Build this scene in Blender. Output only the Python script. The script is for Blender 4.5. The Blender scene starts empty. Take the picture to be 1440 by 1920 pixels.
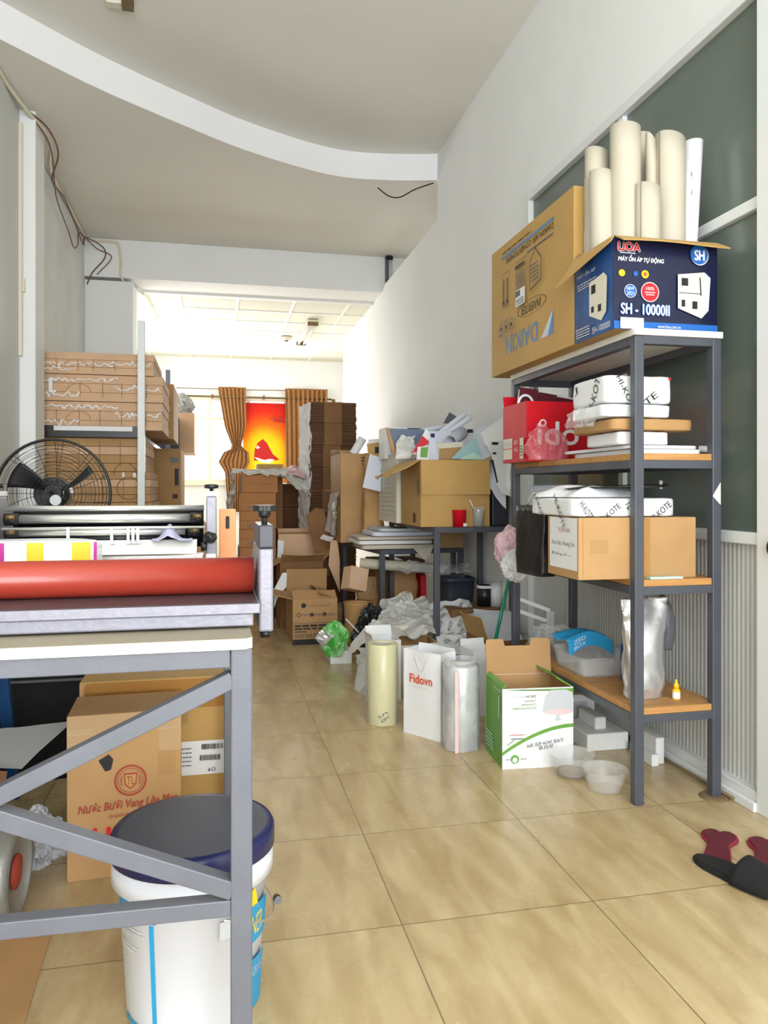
import bpy, bmesh, math, random
from mathutils import Vector, Matrix, noise
sc = bpy.context.scene
COL = sc.collection
R = math.radians
PI = math.pi
# ------------------------------------------------------------------ camera
FPX, CH, HOR = 1442.0, 1.04, 918.0
YAW = math.atan((720 - 403) / FPX)
CC, SS = math.cos(YAW), math.sin(YAW)
cam = bpy.data.cameras.new('camera'); camo = bpy.data.objects.new('camera', cam); COL.objects.link(camo)
camo.location = (0, 0, CH); camo.rotation_euler = (PI / 2, 0, -YAW)
cam.sensor_fit = 'VERTICAL'; cam.sensor_height = 24.0; cam.lens = FPX / 1920 * 24.0
cam.shift_y = (HOR - 960) / 1920.0
cam.clip_start = 0.05; cam.clip_end = 200
sc.camera = camo
# ------------------------------------------------------------------ exposure, world, daylight
sc.view_settings.view_transform = 'Standard'; sc.view_settings.look = 'None'
sc.view_settings.gamma = 1; sc.view_settings.use_curve_mapping = False
sc.view_settings.exposure = 0.34
world = bpy.data.worlds.new('world'); sc.world = world; world.use_nodes = True
wb = world.node_tree.nodes['Background']; wb.inputs[0].default_value = (0.95, 0.98, 1.0, 1); wb.inputs[1].default_value = 1.5

def area(name, loc, rot, sx, sy, power, col=(1, 1, 1), spread=180):
    l = bpy.data.lights.new(name, 'AREA'); l.shape = 'RECTANGLE'; l.size = sx; l.size_y = sy
    l.energy = power; l.color = col; l.spread = R(spread)
    o = bpy.data.objects.new(name, l); o.location = loc; o.rotation_euler = rot; COL.objects.link(o)
    return o
area('daylight_shopfront', (0.24, -2.6, 1.75), (R(116), 0, 0), 2.8, 2.8, 192, (0.95, 0.98, 1.0))
area('daylight_back_window', (0.2, 12.2, 1.85), (R(-88), 0, 0), 2.0, 1.3, 85, (1.0, 0.98, 0.93))
area('daylight_side_window', (-1.15, 9.9, 1.95), (0, R(-90), 0), 1.9, 3.0, 42, (1.0, 0.98, 0.93))
area('light_side_hall', (3.3, 9.5, 2.2), (0, R(90), 0), 1.6, 3.0, 35, (1.0, 0.99, 0.97))  # area light inside the side hall, whose walls have no window

# pixel of the photograph -> point on a plane of the room
def ray(u, v):
    x = (u - 720) / FPX; z = -(v - HOR) / FPX
    return x * CC + SS, CC - x * SS, z
def PF(u, v, z0=0.0):
    r = ray(u, v); t = (z0 - CH) / r[2]; return Vector((r[0] * t, r[1] * t, z0))
def PY(u, v, Y):
    r = ray(u, v); t = Y / r[1]; return Vector((r[0] * t, Y, CH + r[2] * t))
def PX(u, v, X):
    r = ray(u, v); t = X / r[0]; return Vector((X, r[1] * t, CH + r[2] * t))

# ------------------------------------------------------------------ materials
def lin(c):
    c = c / 255.0
    return c / 12.92 if c <= 0.04045 else ((c + 0.055) / 1.055) ** 2.4
def rgb(r, g, b): return (lin(r), lin(g), lin(b), 1)
MATS = {}
def mat(name, col, rough=0.6, metal=0.0, var=0.0, vscale=6.0, bump=0.0, bscale=60.0, spec=0.5, coat=0.0,
        stretch=None, trans=0.0, alpha=1.0, emit=0.0, transl=0.0, col2=None):
    if name in MATS: return MATS[name]
    m = bpy.data.materials.new(name); m.use_nodes = True
    nt = m.node_tree; b = nt.nodes['Principled BSDF']
    c = rgb(*col)
    b.inputs['Base Color'].default_value = c
    b.inputs['Roughness'].default_value = rough; b.inputs['Metallic'].default_value = metal
    b.inputs['Specular IOR Level'].default_value = spec
    b.inputs['Coat Weight'].default_value = coat; b.inputs['Coat Roughness'].default_value = 0.1
    b.inputs['Transmission Weight'].default_value = trans
    if emit:
        b.inputs['Emission Color'].default_value = c; b.inputs['Emission Strength'].default_value = emit
    tc = nt.nodes.new('ShaderNodeTexCoord'); mp = nt.nodes.new('ShaderNodeMapping')
    nt.links.new(tc.outputs['Object'], mp.inputs['Vector'])
    if stretch: mp.inputs['Scale'].default_value = stretch
    if var or col2:
        n = nt.nodes.new('ShaderNodeTexNoise'); n.inputs['Scale'].default_value = vscale; n.inputs['Detail'].default_value = 4
        nt.links.new(mp.outputs['Vector'], n.inputs['Vector'])
        mx = nt.nodes.new('ShaderNodeMix'); mx.data_type = 'RGBA'
        if col2: d = rgb(*col2)
        else: d = tuple(x * (1 - var) for x in c[:3]) + (1,)
        mx.inputs[6].default_value = c; mx.inputs[7].default_value = d
        rp = nt.nodes.new('ShaderNodeValToRGB'); rp.color_ramp.elements[0].position = 0.38; rp.color_ramp.elements[1].position = 0.68
        nt.links.new(n.outputs['Fac'], rp.inputs['Fac']); nt.links.new(rp.outputs['Color'], mx.inputs[0])
        nt.links.new(mx.outputs[2], b.inputs['Base Color'])
    if bump:
        n2 = nt.nodes.new('ShaderNodeTexNoise'); n2.inputs['Scale'].default_value = bscale; n2.inputs['Detail'].default_value = 3
        nt.links.new(mp.outputs['Vector'], n2.inputs['Vector'])
        bp = nt.nodes.new('ShaderNodeBump'); bp.inputs['Strength'].default_value = bump; bp.inputs['Distance'].default_value = 0.01
        nt.links.new(n2.outputs['Fac'], bp.inputs['Height']); nt.links.new(bp.outputs['Normal'], b.inputs['Normal'])
    if alpha < 1.0 or transl:
        out = nt.nodes['Material Output']; ms = nt.nodes.new('ShaderNodeMixShader')
        if transl:
            t = nt.nodes.new('ShaderNodeBsdfTranslucent'); t.inputs['Color'].default_value = c; ms.inputs[0].default_value = transl
            nt.links.new(b.outputs[0], ms.inputs[1]); nt.links.new(t.outputs[0], ms.inputs[2])
        else:
            t = nt.nodes.new('ShaderNodeBsdfTransparent'); ms.inputs[0].default_value = alpha
            nt.links.new(t.outputs[0], ms.inputs[1]); nt.links.new(b.outputs[0], ms.inputs[2])
        nt.links.new(ms.outputs[0], out.inputs['Surface'])
    MATS[name] = m
    return m
M = {}
M['wall'] = mat('wall_paint', (238, 240, 239), 0.75, var=0.04, vscale=1.5, bump=0.03, bscale=90)
M['wallL'] = mat('wall_paint_aged', (224, 227, 224), 0.75, var=0.08, vscale=2.5, bump=0.05, bscale=60)
M['ceil'] = mat('ceiling_paint', (232, 230, 222), 0.85, var=0.05, vscale=1.2)
M['band'] = mat('ceiling_band_paint', (240, 240, 242), 0.7)
M['alu'] = mat('white_aluminium', (225, 228, 228), 0.4, bump=0.02)
M['tbar'] = mat('white_ceiling_bar', (244, 244, 240), 0.5)
M['ctile'] = mat('mineral_ceiling_tile', (228, 228, 214), 0.9, var=0.05, vscale=40)
M['steel'] = mat('dark_grey_painted_steel', (74, 78, 87), 0.42, var=0.12, vscale=9, bump=0.03, bscale=120)
M['steelL'] = mat('light_grey_painted_steel', (100, 103, 113), 0.42, var=0.10, vscale=12, bump=0.05, bscale=150)
M['ply'] = mat('orange_plywood_edge', (192, 140, 80), 0.55, var=0.25, vscale=7, stretch=(1, 6, 20), bump=0.05)
M['white_board'] = mat('white_laminate', (238, 236, 226), 0.5, var=0.06, vscale=5)
M['card'] = mat('brown_cardboard', (184, 144, 96), 0.75, var=0.14, vscale=5, bump=0.04, bscale=30)
M['card_deep'] = mat('deep_brown_cardboard', (98, 68, 44), 0.85, var=0.2, vscale=6, bump=0.05, bscale=30)
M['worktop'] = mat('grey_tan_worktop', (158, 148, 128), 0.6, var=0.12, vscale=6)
M['card_dark'] = mat('dark_brown_cardboard', (134, 96, 58), 0.8, var=0.2, vscale=6, bump=0.05, bscale=30)
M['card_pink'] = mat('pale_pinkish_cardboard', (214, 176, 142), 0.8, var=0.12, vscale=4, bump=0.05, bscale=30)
M['card_gold'] = mat('golden_cardboard', (190, 152, 88), 0.7, var=0.10, vscale=4, bump=0.03, bscale=30)
M['card_in'] = mat('cardboard_inside', (176, 138, 90), 0.85, var=0.1)
M['tape'] = mat('brown_packing_tape', (170, 122, 62), 0.18, coat=0.4, bump=0.12, bscale=40)
M['tapeclear'] = mat('clear_packing_tape', (226, 200, 160), 0.15, alpha=0.35, bump=0.3, bscale=60)
M['white'] = mat('white_paper', (230, 231, 232), 0.6, bump=0.02)
M['white_gloss'] = mat('white_glossy_wrap', (230, 232, 235), 0.28, bump=0.12, bscale=18)
M['paper_cool'] = mat('cool_white_paper', (208, 213, 226), 0.6, bump=0.04, bscale=12)
M['paper_cream'] = mat('cream_card_roll', (196, 188, 170), 0.7, var=0.05, vscale=8)
M['kraft'] = mat('kraft_paper', (184, 142, 90), 0.7, var=0.15, vscale=8, bump=0.25, bscale=18)
M['black'] = mat('black_print', (26, 26, 28), 0.6)
M['black_pl'] = mat('black_plastic', (22, 23, 25), 0.35, bump=0.02)
M['black_cloth'] = mat('black_fabric', (20, 20, 23), 0.9, bump=0.3, bscale=200)
M['red'] = mat('red_print', (204, 22, 34), 0.5)
M['red_gloss'] = mat('red_glossy_card', (206, 16, 34), 0.5, var=0.12, vscale=10, bump=0.08, bscale=20, spec=0.25)
M['blue'] = mat('blue_print', (24, 98, 180), 0.5)
M['navy'] = mat('navy_glossy_card', (22, 28, 62), 0.28, var=0.3, vscale=5)
M['blue_glow'] = mat('blue_glossy_card', (30, 84, 150), 0.28, col2=(12, 30, 80), vscale=7)
M['green'] = mat('green_print', (104, 160, 62), 0.45)
M['yellow'] = mat('yellow_print', (246, 206, 20), 0.45)
M['grey'] = mat('grey_print', (196, 200, 206), 0.5)
M['darkgrey'] = mat('dark_grey_print', (90, 92, 96), 0.5)
M['pinkp'] = mat('pink_print', (232, 200, 200), 0.5)
M['steelblue'] = mat('steel_blue_print', (84, 130, 176), 0.5)
M['orange'] = mat('orange_red_print', (216, 84, 50), 0.5)
M['redink'] = mat('dull_red_ink', (168, 66, 50), 0.7)
M['chrome'] = mat('polished_chrome', (236, 236, 232), 0.26, metal=0.85)
M['silver'] = mat('silver_foil', (214, 214, 216), 0.30, metal=0.75, bump=0.35, bscale=14)
M['hammer'] = mat('hammered_silver_paint', (138, 137, 148), 0.42, metal=0.25, var=0.12, vscale=60, bump=0.07, bscale=130)
M['darkcap'] = mat('slate_painted_metal', (44, 47, 58), 0.4, bump=0.03)
M['roller'] = mat('red_silicone_roller', (158, 54, 40), 0.32, var=0.12, vscale=3, stretch=(0.6, 8, 8), coat=0.2)
M['maroon'] = mat('dark_maroon_ledge', (66, 50, 54), 0.5, bump=0.05)
M['film'] = mat('clear_plastic_film', (232, 236, 238), 0.12, alpha=0.30, bump=0.8, bscale=22)
M['film_thin'] = mat('thin_clear_plastic', (238, 240, 242), 0.10, alpha=0.16, bump=0.7, bscale=25)
M['bowl'] = mat('clear_bowl_plastic', (236, 238, 236), 0.06, alpha=0.2)
M['milky'] = mat('milky_plastic_sheet', (224, 226, 222), 0.22, alpha=0.72, bump=0.6, bscale=14)
M['bagwhite'] = mat('white_carrier_bag_plastic', (236, 236, 234), 0.3, transl=0.35, bump=0.7, bscale=22)
M['bagpink'] = mat('pink_carrier_bag_plastic', (222, 186, 194), 0.35, alpha=0.9, bump=0.7, bscale=22)
M['bagred'] = mat('red_tinted_plastic_bag', (214, 120, 130), 0.15, alpha=0.36, bump=0.7, bscale=20)
M['baggreen'] = mat('green_plastic_bag', (70, 176, 62), 0.25, bump=0.7, bscale=22, col2=(170, 224, 160), vscale=14)
M['bagdark'] = mat('black_plastic_bag', (28, 30, 32), 0.3, bump=0.7, bscale=18)
M['baggrey'] = mat('grey_plastic_bag', (168, 170, 166), 0.35, alpha=0.85, bump=0.7, bscale=20)
M['rollcream'] = mat('pale_yellow_film_roll', (212, 206, 152), 0.22, var=0.06, vscale=30, stretch=(1, 1, 0.2), bump=0.1, bscale=30)
M['rollclear'] = mat('clear_film_roll', (206, 205, 202), 0.18, metal=0.3, col2=(130, 132, 142), vscale=9, bump=0.2, bscale=22, coat=0.4)  # darker second tone paints the roll's dark reflections into its colour
M['teal'] = mat('teal_green_plastic', (24, 140, 106), 0.3)
M['skyblue'] = mat('bright_blue_card', (38, 158, 214), 0.45)
M['palegreenp'] = mat('pale_teal_card', (160, 200, 202), 0.5)
M['bluegrey'] = mat('blue_grey_board', (96, 112, 136), 0.5)
M['bucket'] = mat('white_bucket_plastic', (222, 226, 236), 0.35)
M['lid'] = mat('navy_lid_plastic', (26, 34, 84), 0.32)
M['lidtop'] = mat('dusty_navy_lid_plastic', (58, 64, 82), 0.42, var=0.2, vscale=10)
M['cyan'] = mat('cyan_print', (30, 150, 200), 0.4)
M['curtain'] = mat('golden_brown_curtain', (168, 120, 72), 0.85, var=0.12, vscale=20, transl=0.12)
M['brass'] = mat('dark_bronze_metal', (110, 92, 62), 0.4, metal=0.7)
M['frame'] = mat('cream_window_frame', (220, 214, 196), 0.6)
M['foam'] = mat('white_foam', (226, 228, 226), 0.9, bump=0.15, bscale=120)
M['cable'] = mat('reddish_brown_cable', (120, 80, 70), 0.6)
M['conduit'] = mat('cream_conduit', (222, 214, 190), 0.5)
M['burg'] = mat('burgundy_fabric', (96, 22, 40), 0.85, bump=0.3, bscale=180)
M['burg_trim'] = mat('burgundy_piping', (150, 40, 66), 0.7)
M['binblue'] = mat('dark_slate_plastic', (44, 52, 64), 0.5)
M['magenta'] = mat('magenta_print', (176, 24, 130), 0.4)
M['orangey'] = mat('amber_print', (250, 190, 20), 0.4)
M['stool'] = mat('blue_stool_plastic', (18, 76, 132), 0.4)
M['peach'] = mat('peach_plastic', (226, 150, 96), 0.5)
M['tube_glow'] = mat('lit_fluorescent_tube', (255, 252, 245), 0.4, emit=6.0)
M['lavender'] = mat('lavender_cloth', (178, 180, 206), 0.9, bump=0.5, bscale=60)
M['mint'] = mat('mint_plastic', (190, 226, 208), 0.4)
M['grime'] = mat('brown_grime', (120, 100, 70), 0.9)

def floor_material():
    m = bpy.data.materials.new('beige_floor_tiles'); m.use_nodes = True; nt = m.node_tree; b = nt.nodes['Principled BSDF']
    L = nt.links.new; N = nt.nodes.new
    tc = N('ShaderNodeTexCoord'); sx = N('ShaderNodeSeparateXYZ'); L(tc.outputs['Object'], sx.inputs[0])
    def math_(op, a, bb=None):
        n = N('ShaderNodeMath'); n.operation = op
        for i, q in enumerate((a, bb)):
            if q is None: continue
            if isinstance(q, (int, float)): n.inputs[i].default_value = q
            else: L(q, n.inputs[i])
        return n.outputs[0]
    T = 0.496
    def groove(o, off):
        q = math_('DIVIDE', math_('SUBTRACT', o, off), T)
        f = math_('FRACT', q); g = math_('ABSOLUTE', math_('SUBTRACT', f, 0.5))
        return math_('GREATER_THAN', g, 0.5 - 0.0035), math_('FLOOR', q)
    gx, ix = groove(sx.outputs[0], 0.437); gy, iy = groove(sx.outputs[1], 1.785)
    g = math_('MAXIMUM', gx, gy)
    # streaky veins, each tile shifted
    cmb = N('ShaderNodeCombineXYZ')
    L(math_('ADD', math_('MULTIPLY', sx.outputs[0], 9.0), math_('MULTIPLY', ix, 3.7)), cmb.inputs[0])
    L(math_('ADD', math_('MULTIPLY', sx.outputs[1], 2.0), math_('MULTIPLY', iy, 5.3)), cmb.inputs[1])
    n1 = N('ShaderNodeTexNoise'); n1.inputs['Scale'].default_value = 1.6; n1.inputs['Detail'].default_value = 8; n1.inputs['Distortion'].default_value = 0.6
    L(cmb.outputs[0], n1.inputs['Vector'])
    r1 = N('ShaderNodeValToRGB'); r1.color_ramp.elements[0].position = 0.3; r1.color_ramp.elements[1].position = 0.7
    r1.color_ramp.elements[0].color = rgb(174, 150, 108); r1.color_ramp.elements[1].color = rgb(202, 182, 141)
    L(n1.outputs['Fac'], r1.inputs['Fac'])
    n2 = N('ShaderNodeTexNoise'); n2.inputs['Scale'].default_value = 11; n2.inputs['Detail'].default_value = 5
    L(tc.outputs['Object'], n2.inputs['Vector'])
    r2 = N('ShaderNodeValToRGB'); r2.color_ramp.elements[0].position = 0.60; r2.color_ramp.elements[1].position = 0.85
    L(n2.outputs['Fac'], r2.inputs['Fac'])
    mx = N('ShaderNodeMix'); mx.data_type = 'RGBA'; L(math_('MULTIPLY', r2.outputs['Color'], 0.30), mx.inputs[0]); L(r1.outputs['Color'], mx.inputs[6])
    mx.inputs[7].default_value = rgb(150, 128, 92)
    m2 = N('ShaderNodeMix'); m2.data_type = 'RGBA'; L(math_('MULTIPLY', g, 0.75), m2.inputs[0]); L(mx.outputs[2], m2.inputs[6]); m2.inputs[7].default_value = rgb(96, 84, 62)
    L(m2.outputs[2], b.inputs['Base Color'])
    rr = math_('ADD', math_('MULTIPLY', n2.outputs['Fac'], 0.25), 0.13); L(rr, b.inputs['Roughness'])
    b.inputs['Specular IOR Level'].default_value = 0.5
    bp = N('ShaderNodeBump'); bp.inputs['Strength'].default_value = 0.3; bp.inputs['Distance'].default_value = 0.002
    L(math_('SUBTRACT', 1.0, g), bp.inputs['Height']); L(bp.outputs[0], b.inputs['Normal'])
    return m
M['floor'] = floor_material()

def ribbed_material():
    m = bpy.data.materials.new('ribbed_white_panel'); m.use_nodes = True; nt = m.node_tree; b = nt.nodes['Principled BSDF']
    tc = nt.nodes.new('ShaderNodeTexCoord'); w = nt.nodes.new('ShaderNodeTexWave'); w.bands_direction = 'Y'
    w.inputs['Scale'].default_value = 14; w.inputs['Distortion'].default_value = 0.0
    nt.links.new(tc.outputs['Object'], w.inputs['Vector'])
    r = nt.nodes.new('ShaderNodeValToRGB'); r.color_ramp.elements[0].position = 0.0; r.color_ramp.elements[1].position = 0.25
    r.color_ramp.elements[0].color = rgb(176, 178, 176); r.color_ramp.elements[1].color = rgb(216, 218, 216)
    nt.links.new(w.outputs['Fac'], r.inputs[0]); nt.links.new(r.outputs[0], b.inputs['Base Color'])
    bp = nt.nodes.new('ShaderNodeBump'); bp.inputs['Strength'].default_value = 0.5; bp.inputs['Distance'].default_value = 0.003
    nt.links.new(w.outputs['Fac'], bp.inputs['Height']); nt.links.new(bp.outputs[0], b.inputs['Normal'])
    b.inputs['Roughness'].default_value = 0.5
    return m
M['ribbed'] = ribbed_material()
M['tinted'] = mat('tinted_filmed_glass', (104, 116, 108), 0.2, spec=0.6, var=0.25, vscale=1.2)
M['winglass'] = mat('window_glass', (240, 244, 246), 0.05, alpha=0.12)

def banner_material():
    m = bpy.data.materials.new('red_yellow_banner'); m.use_nodes = True; nt = m.node_tree; b = nt.nodes['Principled BSDF']
    L = nt.links.new
    tc = nt.nodes.new('ShaderNodeTexCoord'); g = nt.nodes.new('ShaderNodeTexGradient'); g.gradient_type = 'SPHERICAL'
    mp = nt.nodes.new('ShaderNodeMapping'); mp.inputs['Location'].default_value = (0.0, 0.0, -0.05); mp.inputs['Scale'].default_value = (1.25, 1.0, 0.98)
    L(tc.outputs['Object'], mp.inputs[0]); L(mp.outputs[0], g.inputs[0])
    r = nt.nodes.new('ShaderNodeValToRGB'); cr = r.color_ramp
    cr.elements[0].position = 0.0; cr.elements[0].color = rgb(206, 16, 24)
    cr.elements[1].position = 0.85; cr.elements[1].color = rgb(255, 236, 60)
    e = cr.elements.new(0.25); e.color = rgb(236, 60, 24)
    e = cr.elements.new(0.45); e.color = rgb(250, 150, 20)
    e = cr.elements.new(0.6); e.color = rgb(255, 214, 20)
    L(g.outputs[0], r.inputs[0]); L(r.outputs[0], b.inputs['Base Color'])
    t = nt.nodes.new('ShaderNodeBsdfTranslucent'); L(r.outputs[0], t.inputs[0])
    ms = nt.nodes.new('ShaderNodeMixShader'); ms.inputs[0].default_value = 0.65
    L(b.outputs[0], ms.inputs[1]); L(t.outputs[0], ms.inputs[2]); L(ms.outputs[0], nt.nodes['Material Output'].inputs[0])
    return m
M['banner'] = banner_material()

def layered_material(name, ca, cb, scale=60):
    m = bpy.data.materials.new(name); m.use_nodes = True; nt = m.node_tree; b = nt.nodes['Principled BSDF']
    tc = nt.nodes.new('ShaderNodeTexCoord'); w = nt.nodes.new('ShaderNodeTexWave'); w.bands_direction = 'Z'
    w.inputs['Scale'].default_value = scale; w.inputs['Distortion'].default_value = 1.5; w.inputs['Detail'].default_value = 3; w.inputs['Detail Scale'].default_value = 0.6
    nt.links.new(tc.outputs['Object'], w.inputs['Vector'])
    r = nt.nodes.new('ShaderNodeValToRGB'); r.color_ramp.elements[0].color = rgb(*ca); r.color_ramp.elements[1].color = rgb(*cb)
    nt.links.new(w.outputs['Fac'], r.inputs[0]); nt.links.new(r.outputs[0], b.inputs['Base Color'])
    bp = nt.nodes.new('ShaderNodeBump'); bp.inputs['Strength'].default_value = 0.6; bp.inputs['Distance'].default_value = 0.004
    nt.links.new(w.outputs['Fac'], bp.inputs['Height']); nt.links.new(bp.outputs[0], b.inputs['Normal'])
    b.inputs['Roughness'].default_value = 0.85
    return m
M['layers_dark'] = layered_material('edges_of_flat_dark_cartons', (66, 42, 26), (120, 82, 50), 22)
M['layers'] = layered_material('edges_of_flat_cartons', (150, 106, 66), (190, 142, 92), 22)

# ------------------------------------------------------------------ mesh building
class MB:
    def __init__(s): s.v = []; s.f = []; s.m = []; s.s = []; s.mats = []
    def mi(s, m):
        m = M[m] if isinstance(m, str) else m
        if m not in s.mats: s.mats.append(m)
        return s.mats.index(m)
    def add(s, vs, fs, m, smooth=False):
        n = len(s.v); i = s.mi(m)
        s.v += [Vector(q) for q in vs]
        for f in fs: s.f.append([n + k for k in f]); s.m.append(i); s.s.append(smooth)
        return s
    def box(s, x0, x1, y0, y1, z0, z1, m):
        vs = [(x, y, z) for z in (z0, z1) for y in (y0, y1) for x in (x0, x1)]
        return s.add(vs, [(0, 2, 3, 1), (4, 5, 7, 6), (0, 1, 5, 4), (2, 6, 7, 3), (0, 4, 6, 2), (1, 3, 7, 5)], m)
    def obox(s, mw, sx, sy, sz, m):
        vs = [mw @ Vector((x * sx / 2, y * sy / 2, z * sz / 2)) for z in (-1, 1) for y in (-1, 1) for x in (-1, 1)]
        return s.add(vs, [(0, 2, 3, 1), (4, 5, 7, 6), (0, 1, 5, 4), (2, 6, 7, 3), (0, 4, 6, 2), (1, 3, 7, 5)], m)
    def bar(s, a, b, w, d, m, up=(0, 1, 0)):
        a = Vector(a); b = Vector(b); z = (b - a); L = z.length; z.normalize()
        u = Vector(up); x = u.cross(z).normalized(); y = z.cross(x)
        mw = Matrix((x, y, z)).transposed().to_4x4(); mw.translation = (a + b) / 2
        return s.obox(mw, w, d, L, m)
    def tube(s, pts, r, m, n=8, cap=True, closed=False):
        P = [Vector(p) for p in pts]; k = len(P); vs = []; prev = None
        rr = r if isinstance(r, (list, tuple)) else [r] * k
        for i, p in enumerate(P):
            if closed: t = P[(i + 1) % k] - P[(i - 1) % k]
            else: t = P[min(i + 1, k - 1)] - P[max(i - 1, 0)]
            t.normalize()
            if prev is None:
                a = Vector((0, 0, 1)) if abs(t.z) < 0.9 else Vector((1, 0, 0)); x = a.cross(t).normalized()
            else: x = (prev - t * prev.dot(t)).normalized()
            prev = x; y = t.cross(x)
            for j in range(n):
                a = 2 * PI * j / n; vs.append(p + (x * math.cos(a) + y * math.sin(a)) * rr[i])
        fs = []
        for i in range(k if closed else k - 1):
            for j in range(n):
                a = i * n + j; b = i * n + (j + 1) % n; i2 = ((i + 1) % k) * n
                fs.append((a, b, i2 + (j + 1) % n, i2 + j))
        s.add(vs, fs, m, True)
        if cap and not closed:
            b = len(s.v) - len(vs); im = s.mi(m)
            s.f.append([b + j for j in range(n)][::-1]); s.m.append(im); s.s.append(False)
            s.f.append([b + (k - 1) * n + j for j in range(n)]); s.m.append(im); s.s.append(False)
        return s
    def lathe(s, prof, m, n=32, mw=None, smooth=True, cap0=True, cap1=True):
        vs = []; k = len(prof)
        for r, z in prof:
            for j in range(n):
                a = 2 * PI * j / n; vs.append(Vector((r * math.cos(a), r * math.sin(a), z)))
        if mw: vs = [mw @ q for q in vs]
        fs = [(i * n + j, i * n + (j + 1) % n, (i + 1) * n + (j + 1) % n, (i + 1) * n + j) for i in range(k - 1) for j in range(n)]
        s.add(vs, fs, m, smooth); b = len(s.v) - len(vs); im = s.mi(m)
        if cap0: s.f.append([b + j for j in range(n)][::-1]); s.m.append(im); s.s.append(False)
        if cap1: s.f.append([b + (k - 1) * n + j for j in range(n)]); s.m.append(im); s.s.append(False)
        return s
    def cyl(s, a, b, r, m, n=20): return s.tube([a, b], r, m, n)
    def prism(s, poly, h0, h1, m, axes=None):
        # poly (x, y) extruded along z, or through axes = (origin, ex, ey, ez)
        n = len(poly)
        vs = [Vector((p[0], p[1], h)) for h in (h0, h1) for p in poly]
        if axes: vs = [axes[0] + axes[1] * q.x + axes[2] * q.y + axes[3] * q.z for q in vs]
        fs = [tuple(range(n))[::-1], tuple(range(n, 2 * n))] + [(i, (i + 1) % n, n + (i + 1) % n, n + i) for i in range(n)]
        return s.add(vs, fs, m)
    def grid(s, fn, nu, nv, m, smooth=True, wrap=False):
        vs = [fn(i / nu, j / nv) for j in range(nv + 1) for i in range(nu if wrap else nu + 1)]
        w = nu if wrap else nu + 1; fs = []
        for j in range(nv):
            for i in range(nu):
                i2 = (i + 1) % nu if wrap else i + 1
                fs.append((j * w + i, j * w + i2, (j + 1) * w + i2, (j + 1) * w + i))
        return s.add(vs, fs, m, smooth)
    def blob(s, c, size, m, seed=0, amp=0.25, sub=4, freq=2.2, flat=True, smooth=False):
        bm = bmesh.new(); bmesh.ops.create_icosphere(bm, subdivisions=sub, radius=1)
        vs = []
        for q in bm.verts:
            p = q.co.copy(); o = Vector((seed * 3.1, seed * 1.7, seed * 0.9))
            w = Vector((p.x, p.y, p.z * .5)) + Vector((noise.noise(p * 2 + o), noise.noise(p * 2 - o), 0)) * .35
            n1 = noise.noise(p * freq * .7 + o); n2 = abs(noise.noise(w * freq * 1.5 + o * 2)); n3 = abs(noise.noise(w * freq * 3.4 + o * 3))
            k = 1 + amp * n1 * 1.2 - amp * n2 * 1.3 - amp * 0.35 * n3
            p = p * k
            if flat and p.z < -0.62: p.z = -0.62
            vs.append(Vector(c) + Vector((p.x * size[0] / 2, p.y * size[1] / 2, (p.z + 0.62 if flat else p.z) * size[2] / (1.62 if flat else 2))))
        fs = [[w.index for w in f.verts] for f in bm.faces]; bm.free()
        return s.add(vs, fs, m, smooth)
    def build(s, name, parent=None, loc=(0, 0, 0), rot=(0, 0, 0), bevel=0.0, solid=0.0, shift=None):
        me = bpy.data.meshes.new(name)
        o0 = Vector(shift) if shift is not None else Vector((0, 0, 0))
        me.from_pydata([tuple(q - o0) for q in s.v], [], s.f); me.update()
        for m in s.mats: me.materials.append(m)
        me.polygons.foreach_set('material_index', s.m); me.polygons.foreach_set('use_smooth', s.s)
        bm = bmesh.new(); bm.from_mesh(me); bmesh.ops.recalc_face_normals(bm, faces=bm.faces); bm.to_mesh(me); bm.free()
        o = bpy.data.objects.new(name, me); COL.objects.link(o)
        o.location = loc; o.rotation_euler = rot
        if parent: o.parent = parent
        if solid:
            md = o.modifiers.new('thickness', 'SOLIDIFY'); md.thickness = solid; md.offset = 0
        if bevel:
            md = o.modifiers.new('bevel', 'BEVEL'); md.width = bevel; md.segments = 2; md.limit_method = 'ANGLE'; md.angle_limit = R(50)
        return o

def thing(name, label, cat, loc=(0, 0, 0), rotz=0.0, group=None):
    o = bpy.data.objects.new(name, None); COL.objects.link(o); o.empty_display_size = 0.05
    o.location = loc; o.rotation_euler = (0, 0, rotz); o['label'] = label; o['category'] = cat
    if group: o['group'] = group
    return o
def tag(o, label, cat, group=None, kind=None):
    o['label'] = label; o['category'] = cat
    if group: o['group'] = group
    if kind: o['kind'] = kind
    return o
def part(name, mb, root, bevel=0.0, solid=0.0, local=False, label=None):
    # vertices given in room coordinates unless local
    par = root; sh = None
    if not local:
        sh = root.location.copy(); q = root.parent
        while q: sh += q.location; q = q.parent
    o = mb.build(name, root, bevel=bevel, solid=solid, shift=sh)
    if label: o['label'] = label
    return o
def one(name, label, cat, mb, base, group=None, bevel=0.0, solid=0.0, rotz=0.0, local=False, kind=None):
    o = mb.build(name, None, loc=base, rot=(0, 0, rotz), bevel=bevel, solid=solid, shift=None if local else base)
    return tag(o, label, cat, group, kind)
def struct(name, mb, bevel=0.0, label=None, parent=None):
    o = mb.build(name, parent, bevel=bevel)
    if parent is None: o['kind'] = 'structure'
    if label: o['label'] = label
    return o
def copy_tree(o, parent=None, loc=None, label=None):
    c = o.copy(); COL.objects.link(c); c.parent = parent
    if loc is not None: c.location = loc
    if label: c['label'] = label
    for ch in list(o.children): copy_tree(ch, c)
    return c

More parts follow.
